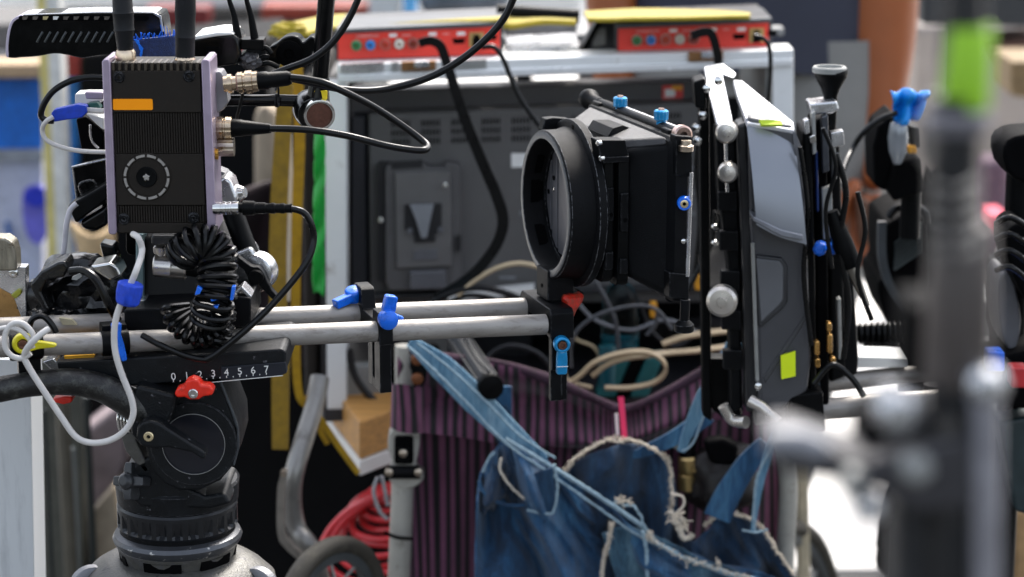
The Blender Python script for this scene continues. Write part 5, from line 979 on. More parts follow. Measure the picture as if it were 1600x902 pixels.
band([(1222, 655), (1204, 700), (1186, 760), (1176, 830)], [8, 14, 12, 6], -.09, 'thin_strap', denl)
band([(1196, 690), (1170, 722), (1140, 768), (1120, 810)], [20, 34, 40, 44], -.07, 'leg_edge', den)
def sm_(pts, r, dY, nm='seam', m=seaml, wob=.6):
    P = cat([W(p[0], p[1], Yw + dY) for p in pts], 14); P = [p + Vector((noise.noise(p * 300), noise.noise(p * 300 + Vector((9, 0, 0))), noise.noise(p * 300 + Vector((0, 9, 0))))) * .0009 * wob for p in P]
    n = len(P); rr_ = [r * S(Yw) * (1 + .3 * noise.noise(Vector((i * .7, r, 2)))) for i in range(n)]
    return MB().tube(P, rr_, 7, smooth=False).build(nm, m, D)
sm_([(636, 540), (680, 580), (730, 630), (790, 692), (850, 734), (930, 790), (1000, 838), (1090, 880), (1240, 938)], 2.2, -.098)
sm_([(652, 536), (706, 578), (760, 628), (812, 680), (868, 716)], 1.6, -.09)
sm_([(790, 686), (850, 722), (930, 772), (1000, 820), (1020, 842)], 3.6, -.094)
sm_([(880, 738), (905, 712), (945, 688), (965, 692), (985, 688), (1010, 696), (1034, 710), (1046, 730), (1050, 780), (1048, 800)], 2.3, -.062, 'frayed_seam', seam, 2)
sm_([(960, 784), (975, 788), (990, 792), (1004, 812), (1012, 836), (1024, 846), (1060, 864)], 2.2, -.10, 'frayed_edge', seaml, 2.6)
sm_([(1050, 800), (1058, 822), (1070, 842), (1084, 836)], 4.5, -.07, 'frayed_edge', seam, 3)
sm_([(1100, 822), (1128, 804), (1160, 806), (1190, 824), (1215, 862), (1240, 898)], 2.2, -.062, 'frayed_seam', seam, 2)
sm_([(956, 818), (950, 850), (942, 880), (938, 930)], 3.2, -.104, 'leg_seam', seam, 1)
sm_([(1004, 830), (1010, 862), (1012, 920)], 3, -.108)
sm_([(1010, 838), (1060, 868), (1130, 892), (1180, 906)], 3, -.104, 'frayed_edge', seaml, 2.5)
sm_([(754, 738), (762, 720), (772, 706)], 2.2, -.085); sm_([(783, 716), (782, 736), (800, 762), (820, 780)], 2.2, -.09, 'seam', seam)
sm_([(866, 726), (871, 760), (866, 796), (856, 803), (823, 797)], 2.2, -.104)
sm_([(748, 752), (758, 772), (786, 788), (820, 790)], 3, -.09, 'seam', den)
sm_([(1150, 560), (1108, 632), (1084, 690), (1066, 706)], 1.6, -.085)
sm_([(1212, 690), (1184, 744), (1178, 800), (1180, 832)], 1.8, -.098); sm_([(1160, 828), (1180, 832), (1200, 828)], 1.8, -.10)
b = MB(); rs = random.Random(11)
for (x, y_, n_, sp_) in ((974, 782, 14, 9), (1056, 808, 20, 12), (1066, 822, 18, 10), (1012, 838, 14, 9), (1100, 880, 10, 30)):
    for k in range(n_):
        x0, y0 = x + rs.uniform(-sp_, sp_), y_ + rs.uniform(-5, 5); b.ptube([(x0, y0, Yw - .10), (x0 + rs.uniform(-6, 6), y0 + rs.uniform(-7, 7), Yw - .106), (x0 + rs.uniform(-9, 9), y0 + rs.uniform(-8, 10), Yw - .104)], .8, 5, 4)
for path, dY in (([(880, 738), (905, 712), (945, 688), (985, 688), (1034, 710), (1046, 730), (1050, 780), (1048, 800), (1058, 822), (1070, 842)], -.062), ([(1100, 822), (1128, 804), (1160, 806), (1190, 824), (1215, 862), (1240, 898)], -.062), ([(1010, 838), (1060, 868), (1130, 892), (1180, 906)], -.104), ([(956, 818), (950, 850), (942, 880), (938, 930)], -.104)):
    PP = cat([(p[0], p[1], 0) for p in path], 14)
    for p in PP[::1]:
        for q_ in range(3):
            x0, y0 = p.x + rs.uniform(-2.5, 2.5), p.y + rs.uniform(-2.5, 2.5); b.ptube([(x0, y0, Yw + dY - .004), (x0 + rs.uniform(-3, 3), y0 + rs.uniform(-3, 3), Yw + dY - .008), (x0 + rs.uniform(-4, 4), y0 + rs.uniform(-4, 4), Yw + dY - .004)], .55, 4, 2)
b.build('loose_threads', seam, D)['kind'] = 'stuff'
cable([(1048, 772, Yw - .1), (1066, 776, Yw - .1), (1068, 790, Yw - .1), (1054, 806, Yw - .1), (1070, 800, Yw - .1)], 2, seam, 'short curl of loose white cord beside the brass fitting', 'loose_cord', cat_='cord')
o = MB().pstrap([(970, 620, Yw - .04), (973, 650, Yw - .045), (976, 690, Yw - .05)], 9, .003); solo(o, 'pink_ribbon', mat('neon_pink', 'ef2a62', .5, 0, .06), 'neon pink ribbon hanging from the middle of the striped cloth', 'ribbon')
o = MB().pstrap([(963, 646, Yw - .035), (965, 680, Yw - .04)], 5, .003); solo(o, 'white_tag', whitep, 'thin white tag just left of the pink ribbon', 'tag')
# black bag hanging at the right
b = lump(MB(), 1130, 745, 55, 60, 40, Yw - .02, 1.6, .3, 6); o = solo(b, 'black_pouch', mat('black_leatherette', '17110f', .5, 0, .4, 30, .4, 300), 'black leather pouch hanging behind the brass fitting', 'pouch')
MB().prism([(1098, 690), (1130, 686), (1156, 696), (1150, 730), (1110, 728)], Yw - .06, .02).build('flap', blackm, o, .006)
# red cable coil
RCo = thing('cable_coil', 'thick coil of coral red cable heaped behind the wheelchair front wheel', 'cable coil', W(600, 880, Yw + .15))
redc = mat('coral_red_cable', 'd02a30', .36, 0, .1, 60, spec=.6)
for k in range(12):
    rx = 36 + 8.4 * k + 4 * math.sin(k * 2.1); ry = 13 + 6.2 * k; rot = R(-12 - 1.2 * k + 5 * math.sin(k * 1.7)); cx_, cy_ = 618 + 4 * math.sin(k * 2.7), 770 + 7.4 * k; P = []
    for j in range(28):
        a = 2 * math.pi * j / 28; ex_, ey_ = rx * math.cos(a), ry * math.sin(a); x_ = cx_ + ex_ * math.cos(rot) - ey_ * math.sin(rot); y_ = cy_ + ex_ * math.sin(rot) + ey_ * math.cos(rot)
        wob = 7 * noise.noise(Vector((k * 3.1, j * .25, 0))); P.append(W(x_ + wob, y_ + wob * .6, Yw + .17 - .007 * k - .03 * math.sin(a) + .006 * math.sin(k * 2.9)))
    MB().tube(cat(P, 3, True) + [P[0]], 5.3 * S(Yw + .15), 8, smooth=False, caps=False).build('cable_turn', redc, RCo)
for pts in ([(590, 746), (584, 770), (594, 800), (606, 812)], [(596, 744), (600, 760), (606, 790)]): 
    cable([(p[0], p[1], Yw + .02) for p in pts], 3.2, mat('clear_grey_cord', '9a9a9e', .3), 'pale grey cord tied round the top of the red coil' if pts[0][0] == 590 else 'second pale cord just right of the first on the red coil', 'cord', cat_='cord')
# ============================================================= second rig on the right: tablet-like monitor hood on rails
Y2 = 1.98
RG = thing('hooded_rig', 'black hooded monitor rig with grey moulded side panel and neon yellow-green sticker', 'camera rig', W(1230, 660, Y2))
def r2(pts, off, d, nm, m, bev=.001, tw=0): return MB().prism(pts, Y2 + off, d, tw).build(nm, m, RG, bev, bseg=3)
pane = mat('moulded_grey_panel', '45464a', .36, .1, .08, 20, .15, 900); panl = mat('panel_reflection_pale', '84888f', .32, .4, .02, 6)
r2([(1168, 182), (1238, 196), (1256, 236), (1262, 400), (1268, 560), (1262, 612), (1222, 642), (1186, 642), (1182, 500), (1172, 350)], 0, .035, 'side_panel', pane, .004)
b = MB(); b.sheet([(1166, 186), (1200, 190), (1240, 200)], [(1177, 342), (1215, 362), (1256, 374)], Y2, lambda u, v: .026 - .030 * (1 - v) ** 2.2 - .006 * u * u, 16, 24); b.build('upper_panel', panl, RG, ang=60)  # sky reflection put into its paler colour and its curve
b = MB(); b.sheet([(1238, 200), (1246, 214), (1252, 236)], [(1250, 372), (1254, 376), (1256, 378)], Y2, lambda u, v: .018 * v, 6, 16); b.build('panel_side', pane, RG, ang=60)
r2([(1176, 338), (1222, 360), (1255, 368), (1255, 376), (1222, 370), (1177, 346)], -.027, .03, 'panel_lip', mat('lip_grey', '80838a', .35, .3), .001)
P0 = [(1180, 398), (1222, 403), (1231, 416), (1231, 472), (1222, 484), (1188, 514), (1184, 508)]
r2(P0, -.0045, .006, 'window_frame', mat('window_dark', '2a2b2e', .4), .002)
r2([(1181, 404), (1218, 408), (1224, 418), (1224, 468), (1217, 478), (1189, 504)], -.0055, .004, 'window_panel', mat('panel_mid', '626468', .4, .2, .08, 20), .001)
r2([(1192, 590), (1262, 486), (1264, 494), (1196, 600)], -.001, .004, 'panel_rib', mat('rib_dark', '3c3d40', .4))
r2([(1220, 556), (1243, 549), (1243, 588), (1221, 593)], -.006, .002, 'neon_sticker', mat('neon_yellow_green', 'dcf00a', .5, 0, .03), 0)
# folded top plate sloping away, its bright highlight put into a near-white colour
zt2 = W(1168, 182, Y2).z
def poly3(P, d, nm, m, bev=.001): return MB().loft([P, [p + Vector(d) for p in P]]).build(nm, m, RG, bev)
poly3([W(1146, 124, Y2 + .10), W(1160, 126, Y2 + .11), W(1240, 190, Y2 + .01), W(1242, 204, Y2 - .002), W(1168, 192, Y2 - .002), W(1152, 150, Y2 + .05)], (0, .004, -.006), 'top_flap', mat('flap_highlight_white', 'e2e2e6', .3, .1, .03, 10), .0015)
MB().loft([[W(1186, 187, Y2 - .006), W(1220, 188, Y2 - .004), W(1223, 195, Y2 - .008), W(1190, 195, Y2 - .008)], [p + Vector((0, .002, -.002)) for p in (W(1186, 187, Y2 - .006), W(1220, 188, Y2 - .004), W(1223, 195, Y2 - .008), W(1190, 195, Y2 - .008))]]).build('lime_sticker', mat('lime', 'b4cc1a', .5), RG)
poly3([W(1100, 108, Y2 + .06), W(1132, 102, Y2 + .06), W(1152, 116, Y2 + .06), W(1148, 124, Y2 + .05), W(1130, 118, Y2 + .05), W(1146, 192, Y2), W(1120, 198, Y2), W(1106, 140, Y2 + .03)], (0, .016, 0), 'silver_arm', alub, .002)
# dark uprights and silver rollers
r2([(1092, 130), (1108, 126), (1112, 660), (1098, 650)], .05, .02, 'upright', blackp, .002)
r2([(1118, 200), (1150, 200), (1158, 420), (1160, 640), (1142, 645), (1138, 420), (1122, 300)], .02, .03, 'upright', black, .003)
r2([(1150, 196), (1168, 190), (1182, 480), (1190, 640), (1166, 646), (1160, 420)], .008, .03, 'upright', mat('upright_grey_black', '232427', .35, .2), .003)
MB().ptube([(1134, 215, Y2 + .01), (1137, 300, Y2 + .01)], 3, 10, smooth=False).build('guide_rod', alub, RG)
MB().ptube([(1176, 380, Y2 - .004), (1182, 560, Y2 - .004), (1184, 610, Y2 - .004)], 3, 10, smooth=False).build('guide_rod', greyp, RG)
for x, y_, r_, off in ((1135, 207, 17, -.01), (1137, 270, 16, -.01), (1128, 471, 24, -.02)):
    c = W(x, y_, Y2 + off); s_ = S(Y2)
    MB().lathe(c, (-.15, -1, .05), [(-.014, r_ * .7 * s_), (-.01, r_ * s_), (.002, r_ * s_), (.005, r_ * .8 * s_), (.0055, r_ * .35 * s_), (.007, r_ * .3 * s_), (.0072, 0)], 30).build('silver_roller', mat('frosted_nickel', 'c9c4bd', .28, .8, .08, 80), RG)
for x, y_ in ((1122, 96), (1104, 108), (1088, 170), (1090, 190), (1098, 150)): MB().lathe(W(x, y_ + 30, Y2 + .03), (0, -1, 0), [(-.004, .0036), (.004, .0036), (.005, .002)], 12).build('screw', chrome, RG)
r2([(1084, 128), (1102, 122), (1104, 172), (1086, 168)], .03, .03, 'corner_block', blackp, .002)
for y_ in (355, 380, 470): MB().lathe(W(1117, y_, Y2 + .045), (0, -1, 0), [(0, .003), (.002, .002)], 10).build('rivet', chrome, RG)
# mechanics right of the panel
r2([(1254, 206), (1268, 196), (1274, 420), (1276, 600), (1264, 640), (1258, 400)], .012, .05, 'hood_edge', blackp, .003)
r2([(1272, 190), (1292, 186), (1296, 640), (1276, 648)], .03, .05, 'back_plate', blackm, .003)
r2([(1292, 196), (1312, 200), (1318, 400), (1322, 590), (1296, 600)], .05, .05, 'battery_stack', blackp, .004)
r2([(1300, 420), (1334, 430), (1342, 560), (1340, 588), (1300, 592)], .06, .05, 'lower_stack', black, .004)
for k, (x0, y0, x1, y1, m_) in enumerate(((1256, 190, 1266, 208, alub), (1264, 214, 1276, 222, chrome), (1268, 178, 1276, 240, greyp), (1284, 184, 1296, 268, mat('slate', '4c4f55', .3, .5)), (1298, 208, 1320, 228, alub), (1274, 240, 1280, 330, mat('dark_blue_strip', '12306a', .4)), (1300, 230, 1308, 280, greyp), (1284, 296, 1302, 372, greyp), (1308, 470, 1316, 560, greyp))):
    MB().prism([(x0, y0), (x1 - 2, y0 - 4), (x1, y1), (x0 + 2, y1 + 3)], Y2 + .006 + k * .002, .012).build('metal_strip', m_, RG, .001)
for x, y_, h in ((1277, 545, 22), (1297, 538, 30), (1278, 568, 14), (1302, 566, 14), (1296, 512, 14)):
    MB().prism(rrect(x - 4, y_ - h / 2, x + 4, y_ + h / 2, 3), Y2 - .004, .01).build('gold_contact', mat('gold_contact', 'c69a5a', .25, .9, .2, 90), RG, .001)
for x, y_, r_ in ((1281, 389, 11), (1302, 389, 9)):
    MB().lathe(W(x, y_, Y2 + .0), (-.2, -1, 0), [(-.01, r_ * S(Y2)), (.003, r_ * S(Y2)), (.005, r_ * .6 * S(Y2))], 8).build('blue_knob', blue, RG, .0008)
# funnel-like eyecup on a stalk
MB().vl(1296, Y2 + .04, [(206, 10), (150, 11), (138, 15), (120, 25), (112, 26), (108, 24), (112, 18), (128, 10), (140, 6)], 36).build('eyecup', blackp, RG)
MB().vl(1296, Y2 + .04, [(113, 26.4), (106, 26.4), (104, 24.6), (104, 21), (109, 20)], 36).build('eyecup_rim', greyp, RG)
r2([(1264, 162), (1308, 158), (1312, 172), (1300, 178), (1268, 180)], .02, .03, 'pale_clamp', alub, .002)
# boot and silver stem leaning right
MB().ptube([(1300, 330, 1.97), (1316, 380, 1.97), (1332, 416, 1.97)], [9, 17, 15], 20, smooth=False).build('leaning_boot', blackp, RG)
MB().ptube([(1326, 408, 1.98), (1344, 452, 1.98), (1356, 478, 1.98)], [9, 7, 4], 16, smooth=False).build('silver_stem', mat('warm_steel', '9a968e', .3, .8, .1, 60), RG)
# tail clamp and rods
R2 = thing('rear_rail', 'two grey support rods running right from under the hooded rig', 'camera rail', W(1340, 650, Y2 + .05))
MB().ptube([(1180, 612, Y2 + .09), (1480, 578, Y2 + .12)], 14, 28, smooth=False).build('rod', alu, R2)
MB().ptube([(1180, 648, Y2 + .03), (1480, 624, Y2 + .05)], 17, 28, smooth=False).build('rod', alu, R2)
MB().prism([(1230, 618), (1286, 612), (1290, 676), (1234, 682)], Y2 + .00, .04).build('rod_clamp', blackp, R2, .002)
MB().prism([(1236, 600), (1284, 592), (1286, 616), (1238, 620)], Y2 + .03, .05).build('rod_clamp_top', mat('clamp_slate', '4b5258', .35, .3), R2, .002)
MB().ptube([(1172, 626, Y2 - .02), (1190, 636, Y2 - .025), (1216, 660, Y2 - .03)], [10, 9, 8], 16, smooth=False).build('clamp_handle', MC['frosted_nickel'], R2)
MB().lathe(W(1184, 602, Y2 - .01), (0, -1, 0), [(-.004, .0034), (.004, .003), (.005, .001)], 14).build('clamp_screw', chrome, R2)
MB().ptube([(1130, 634, Y2 + .02), (1144, 656, Y2 + .02), (1166, 660, Y2 + .01)], [9, 9, 10], 14).build('clamp_handle', MC['frosted_nickel'], R2)
MB().prism([(1100, 560), (1140, 560), (1160, 650), (1140, 662), (1112, 640)], Y2 + .06, .02).build('support_foot', blackp, R2, .002)
MB().prism([(1284, 556), (1420, 560), (1420, 574), (1284, 576)], Y2 + .10, .04).build('white_base', white, R2, .001)

# third device behind: black viewfinder with blue ribbon
Y3 = 2.35
TD = thing('tall_device', 'black device with ribbed side and curved strap standing behind the rods at the right', 'camera', W(1400, 560, Y3))
MB().prism(sm2([(1384, 350), (1440, 336), (1452, 380), (1450, 500), (1400, 520), (1378, 480), (1372, 440), (1384, 430)], 2), Y3, .12).build('body', blackm, TD, .004)
for k in range(7): MB().prism([(1396 + k * 1, 400 + k * 0 - k * 7 + 20), (1442, 370 - k * 7 + 20), (1442, 374 - k * 7 + 20), (1398, 404 - k * 7 + 20)], Y3 - .006, .006).build('side_rib', mat('rib_grey', '3a4140', .3), TD, .0008)
MB().pstrap([(1378, 346, Y3 - .03), (1378, 400, Y3 - .03), (1388, 440, Y3 - .03), (1410, 474, Y3 - .03), (1446, 506, Y3 - .03)], 13, .008, (1, 0, 0)).build('curved_strap', mat('strap_grey', '33383c', .35), TD)
b = MB(); b.ptube([(1388, 340, Y3 - .02), (1400, 326, Y3 - .02), (1424, 322, Y3 - .02), (1446, 332, Y3 - .02), (1450, 350, Y3 - .02)], 6.5); b.build('top_handle', rubber, TD)
n_ = 15; b = MB()
for k in range(n_): 
    x = 1322 + k * 9; b.lathe(W(x, 522 - k * .3, Y3 - .06), (1, 0, 0), [(0, .008), (.002, .011), (.0035, .011), (.0052, .008)], 20)
o = b.build('corrugated_hose', rubber, TD); o['kind'] = 'stuff'
MB().vl(1376, Y3 - .05, [(564, 12), (556, 22), (536, 30), (528, 32)], 24).build('dark_bowl', blackg, TD)
BD = thing('lens_device', 'black upright lens holder with a glinting grey cone and blue ribbon on top', 'lens holder', W(1400, 310, 2.28))
MB().prism([(1372, 196), (1398, 176), (1396, 262), (1384, 300), (1366, 290), (1364, 230)], 2.28, .06).build('dark_cheek', blackm, BD, .003)
MB().prism([(1398, 256), (1440, 246), (1444, 300), (1396, 316), (1388, 290)], 2.27, .06).build('dark_base', blackm, BD, .003)
MB().vl(1402, 2.26, [(256, 6), (236, 14), (214, 16), (198, 14), (192, 12)], 26).build('grey_cone', mat('glass_grey', '8f9498', .15, .3, .2, 40), BD)
MB().prism([(1420, 196), (1438, 200), (1440, 232), (1424, 230)], 2.27, .04).build('side_arm', blackp, BD, .002)
MB().prism([(1418, 228), (1434, 230), (1434, 240), (1420, 240)], 2.262, .01).build('amber_lug', MC['amber_plastic'], BD, .001)
b = MB(); b.sheet([(1392, 142), (1404, 144), (1420, 138), (1434, 146), (1452, 142)], [(1398, 192), (1410, 194), (1424, 190), (1434, 186), (1446, 164)], 2.255, lambda u, v: .007 * math.sin(u * 13 + v * 4) + .004 * math.sin(v * 9), 40, 30); solo(b, 'blue_ribbon', mat('cyan_ribbon', '0b86d8', .45, 0, .15, 60), 'bright blue ribbon tied on top of the black lens holder', 'ribbon', solid=.0015)
cable([(1402, 176, 2.25), (1376, 186, 2.25), (1350, 206, 2.25), (1330, 236, 2.25), (1316, 270, 2.2), (1306, 320, 2.1), (1300, 360, 2.0)], 4.5, rubber, 'black cable arcing down left from the blue ribbon')
# blurred light stand close to the camera
Yf = .68
FS2 = thing('light_stand', 'worn dark light stand with bright green tape band, out of focus at the right', 'light stand', (W(1490, 600, Yf).x, Yf, 0))
stm = mat('stand_charcoal', '191a1c', .4, .1, .2, 40, .3, 300, dirt=.3, dirtc='6e6a66')
MB().ptube([(1492, 150, Yf), (1490, 420, Yf), (1482, 1300, Yf), ], 40, 32, smooth=False).build('lower_tube', stm, FS2)
MB().ptube([(1512, -150, Yf), (1502, 180, Yf)], 33, 32, smooth=False).build('upper_tube', stm, FS2)
MB().vl(1494, Yf, [(600, 48), (590, 54), (470, 54), (360, 50), (350, 44)], 32).build('tube_collar', mat('collar_warm_grey', '4e4845', .45, .3, .2, 30), FS2)
MB().vl(1495, Yf, [(205, 50), (195, 52), (182, 52), (172, 44)], 32).build('collar', mat('grey_collar', '77757a', .4, .4), FS2)
MB().vl(1507, Yf, [(170, 35), (166, 38), (45, 38), (42, 36)], 32).build('green_tape', mat('lime_green_tape', '8cbf12', .5, 0, .1, 40), FS2)
MB().vl(1536, Yf, [(902, 13), (640, 14), (600, 14)], 24).build('side_tube', mat('pale_tube', 'a3a4ac', .3, .6), FS2)
MB().ptube([(1536, 580, Yf - .01), (1540, 640, Yf - .01), (1540, 1300, Yf + .0)], [30, 24, 24], 24, smooth=False).build('side_tube', mat('pale_tube', 'a3a4ac', .3, .6), FS2)
P0 = sm2([(1200, 700), (1240, 686), (1300, 704), (1360, 720), (1440, 700), (1530, 690), (1540, 780), (1440, 800), (1380, 770), (1300, 752), (1230, 740)], 3)
MB().prism(P0, Yf - .01, .03).build('clamp_arm', mat('clamp_grey_dark', '3a393c', .4, .2, .15, 30), FS2, .006, bseg=4)
MB().ptube([(1196, 690, Yf - .02), (1250, 690, Yf - .02), (1290, 704, Yf - .02)], [20, 24, 18], 20, smooth=False).build('pale_tip', mat('soft_grey_grip', '86888e', .5, .1), FS2)
for x, y_, r_, m_ in ((1400, 640, 34, alub), (1430, 730, 26, greyp), (1356, 792, 24, alub), (1330, 750, 22, greyp), (1540, 600, 30, alub)):
    MB().lathe(W(x, y_, Yf - .012), (0, -1, .1), [(-.012, r_ * S(Yf)), (.003, r_ * S(Yf)), (.006, r_ * .6 * S(Yf))], 28).build('round_knob', m_, FS2, .001)
MB().prism([(1380, 660), (1470, 640), (1490, 700), (1400, 720)], Yf, .02).build('clamp_block', stm, FS2, .004)
MB().prism([(1400, 780), (1500, 770), (1520, 1100), (1400, 1100)], Yf, .03).build('leg_body', mat('leg_dark', '1e1f22', .5), FS2, .004)
for sg in (-1, 1):
    MB().cyl((W(1485, 600, Yf).x, Yf, .7), (W(1485, 600, Yf).x + .35 * sg, Yf + .2, .01), .008, n=14).build('leg', stm, FS2)
# far right: parts of another rig
Y4 = 1.6
OR = thing('edge_rig', 'cluttered black rig with blue and pink bits at the far right edge', 'camera rig', W(1590, 600, 2.0))
for (P0, off, m_) in ((sm2([(1568, 230), (1600, 210), (1660, 220), (1660, 290), (1584, 280)], 3), 0, blackm), (sm2([(1572, 370), (1600, 350), (1660, 420), (1660, 520), (1604, 470), (1580, 420)], 3), .02, blackm), (sm2([(1560, 440), (1580, 430), (1596, 500), (1584, 550), (1564, 520)], 3), .05, darkg), ([(1548, 560), (1660, 540), (1660, 640), (1560, 640)], .03, blackm), ([(1560, 660), (1660, 640), (1660, 820), (1586, 800)], .06, mat('dark_teal_metal', '1c2b2e', .4))):
    MB().prism(P0, 2.0 + off, .06).build('housing', m_, OR, .004)
for (x, y_, m_) in ((1556, 560, blue), (1594, 585, mat('red_small', 'b4282c', .4))): MB().prism(rrect(x - 14, y_ - 10, x + 14, y_ + 22, 4), 1.98, .02).build('coloured_clip', m_, OR, .002)
for k in range(4): MB().ptube([(1556, 350 + k * 24, 1.97), (1580, 340 + k * 26, 1.96), (1612, 360 + k * 28, 1.97)], 5).build('hose', rubber, OR)

for k, (pts, r_) in enumerate((([(1250, 230), (1262, 330), (1256, 430), (1268, 540)], 4), ([(1306, 240), (1322, 300), (1312, 380), (1326, 470), (1318, 560)], 5), ([(1286, 200), (1306, 260), (1290, 330), (1300, 420)], 3.5), ([(1272, 600), (1300, 570), (1330, 590), (1350, 620)], 5), ([(1340, 300), (1352, 360), (1340, 430), (1362, 500)], 4))):
    MB().ptube([(p[0], p[1], Y2 - .01 - k * .004) for p in pts], r_).build('control_wire', rubber, RG)
cable([(1118, 330, 2.25), (1112, 380, 2.25), (1092, 420, 2.25), (1072, 460, 2.25)], 4, rubber, 'thin black cable curving down between the matte box and the hooded rig')
cable([(1096, 180, 2.3), (1088, 260, 2.3), (1094, 340, 2.3), (1086, 430, 2.3)], 4.5, rubber, 'black cable hanging straight down right of the matte box')
for k in range(5): MB().prism(rrect(1122 + k * 2, 300 + k * 62, 1152 + k * 2, 330 + k * 62, 2), Y2 + .014, .01).build('bar_bracket', black, RG, .0012)

MB().cyl((W(1462, 640, Y2 + .08).x, Y2 + .08, .0), (W(1462, 640, Y2 + .08).x, Y2 + .08, W(1462, 600, Y2 + .08).z), .011, n=18).build('support_column', blackp, R2)
MB().cyl((W(1430, 500, Y3 + .05).x, Y3 + .05, .0), (W(1430, 500, Y3 + .05).x, Y3 + .05, W(1430, 500, Y3).z), .016, n=18).build('support_column', blackp, TD)
MB().cyl((W(1424, 300, 2.31).x, 2.31, W(1424, 340, 2.31).z - .02), (W(1424, 300, 2.31).x, 2.31, W(1424, 290, 2.31).z), .010, n=18).build('support_post', blackp, BD)
MB().cyl((W(1600, 300, 2.08).x, 2.10, .0), (W(1600, 300, 2.08).x, 2.10, W(1600, 220, 2.08).z), .012, n=18).build('support_column', blackp, OR)

b = MB()
for k in range(5):
    b.ptube([(1462, 290 + k * 26, Yf - .02), (1490, 300 + k * 26, Yf - .035), (1524, 284 + k * 26, Yf - .02)], 7)
o = b.build('cable_wrap', rubber, FS2); o['kind'] = 'stuff'
for x, y_, w_, h_, m_ in ((1450, 540, 30, 60, blackm), (1530, 470, 26, 70, stm), (1476, 240, 16, 40, stm), (1420, 700, 70, 40, blackm)):
    MB().prism(rrect(x - w_, y_ - h_, x + w_, y_ + h_, 12), Yf + .004, .03).build('stand_bracket', m_, FS2, .004)
# ============================================================= ground and things far behind
def struct(o): o['kind'] = 'structure'; return o
b = MB().add([(-30, -3, 0), (30, -3, 0), (30, 40, 0), (-30, 40, 0)], [(0, 1, 2, 3)])
struct(b.build('ground', mat('darkened_ground', '3c3c3c', .85, 0, .25, 3, .5, 200, dirt=.2, dirtc='55524e'), None))  # near ground darkened to cut the light bounced up from below
b = MB().box((3, 14, .002), (40, 19.6, .004)); struct(b.build('sunlit_ground', mat('sunlit_concrete', 'd6d3ce', .8, 0, .15, 4, .3, 60, dirt=.3, dirtc='a8a49e'), None))  # concrete farther off, whitened to paint the sunlight on it
def wp(pts, Y, d, nm, m, label, cat_, bev=.004, group=None): return solo(MB().prism(pts, Y, d), nm, m, label, cat_, bev, group)
# back wall of the yard
b = MB().add([(-20, 16, 0), (20, 16, 0), (20, 16, 5), (-20, 16, 5)], [(0, 1, 2, 3)]); b.add([(-20, 16.2, 5), (20, 16.2, 5), (20, 16.2, 0), (-20, 16.2, 0)], [(0, 1, 2, 3)])
tag(b.build('wall', mat('light_render', 'a9a7a2', .8, 0, .1, 1, .2, 30), None, keep=True), 'light grey rendered wall closing the view far behind everything', 'wall')
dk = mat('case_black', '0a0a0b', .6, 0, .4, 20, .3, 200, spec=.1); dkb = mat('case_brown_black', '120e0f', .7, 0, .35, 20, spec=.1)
# dark boxes added behind the chair so the space there stays black
def case(x0, y0, x1, y1, Y, d, m, lab, rim=True):
    zb = min(W(x0, y1, Y).z, 3); a, c = W(x0, y0, Y), W(x1, y0, Y); T_ = thing('dark_backing_box', lab, 'backing box', ((a.x + c.x) / 2, Y + d / 2, 0))
    MB().box(((a.x + c.x) / 2, Y + d / 2, (a.z + .04) / 2), (c.x - a.x, d, a.z - .04)).build('shell', m, T_, .006)
    if rim:
        for xx in (a.x, c.x): MB().box((xx, Y, (a.z + .04) / 2), (.022, .022, a.z - .03)).build('corner_edge', greyp if rim == 2 else darkg, T_, .002)
    for xx in (a.x + .06, c.x - .06): MB().cyl((xx - .01, Y + .08, .03), (xx + .015, Y + .08, .03), .03).build('caster', blackp, T_)
    return T_
case(352, 500, 760, 900, 3.0, .6, dk, 'big black backing box added to darken the space behind the wheelchair front wheel', False)
case(60, 600, 350, 900, 3.3, .6, dkb, 'dark box added to blacken the space behind the tripod head at the lower left', False)
case(520, 20, 1060, 900, 3.6, .5, mat('case_grey_dark', '2a2c2f', .5), 'tall dark grey case standing behind the equipment cart', False) if False else None
b = MB(); b.sheet([(350, 300), (420, 290), (520, 300)], [(340, 560), (420, 580), (520, 560)], 2.9, lambda u, v: .03 * math.sin(u * 9 + v * 3), 40, 30); solo(b, 'maroon_cloth', mat('maroon_cloth', '1c0b10', .9, 0, .4, 20, .3, 60), 'dark maroon cloth hanging behind the mustard strap', 'cloth', solid=.006)
wp([(60, 560), (130, 560), (130, 960), (60, 960)], 3.1, .05, 'dark_post_frame', mat('olive_grey_metal', '4a4a42', .6, .2), 'dark olive metal frame leg behind the white panel', 'frame', .004)
for i, (x0, x1, y0, Y, c_, lab) in enumerate(((66, 72, 640, 2.9, '1b2324', 'dark thin post just right of the white panel'), (82, 104, 560, 2.95, '5a564c', 'brownish tube standing behind the tripod head'), (128, 140, 620, 2.95, '252b2a', 'dark green-grey tube left of the tripod bowl'), (106, 116, 700, 3.05, '8e9698', 'pale steel tube low behind the tripod'))):
    tp_ = W(x0, y0, Y); solo(MB().cyl((W(x1, y0, Y).x, Y, 0), (W((x0 + x1) / 2, y0, Y).x, Y, tp_.z), (x1 - x0) / 2 * S(Y), n=16), 'stand_tube', mat('tube_' + c_, c_, .4, .4, .15, 30), lab, 'stand')
wp([(110, 690), (190, 630), (200, 720), (150, 830), (115, 850)], 3.2, .1, 'crumpled_sheet', mat('mauve_grey', '8a7c7e', .8, 0, .4, 12), 'crumpled mauve-grey sheet behind the thin posts at lower left', 'sheet', .01)
wp([(144, 800), (178, 760), (190, 860), (140, 900)], 3.15, .1, 'beige_board', mat('beige_board', '9c8f7c', .8), 'beige board scrap leaning behind the tripod bowl', 'board', .004)
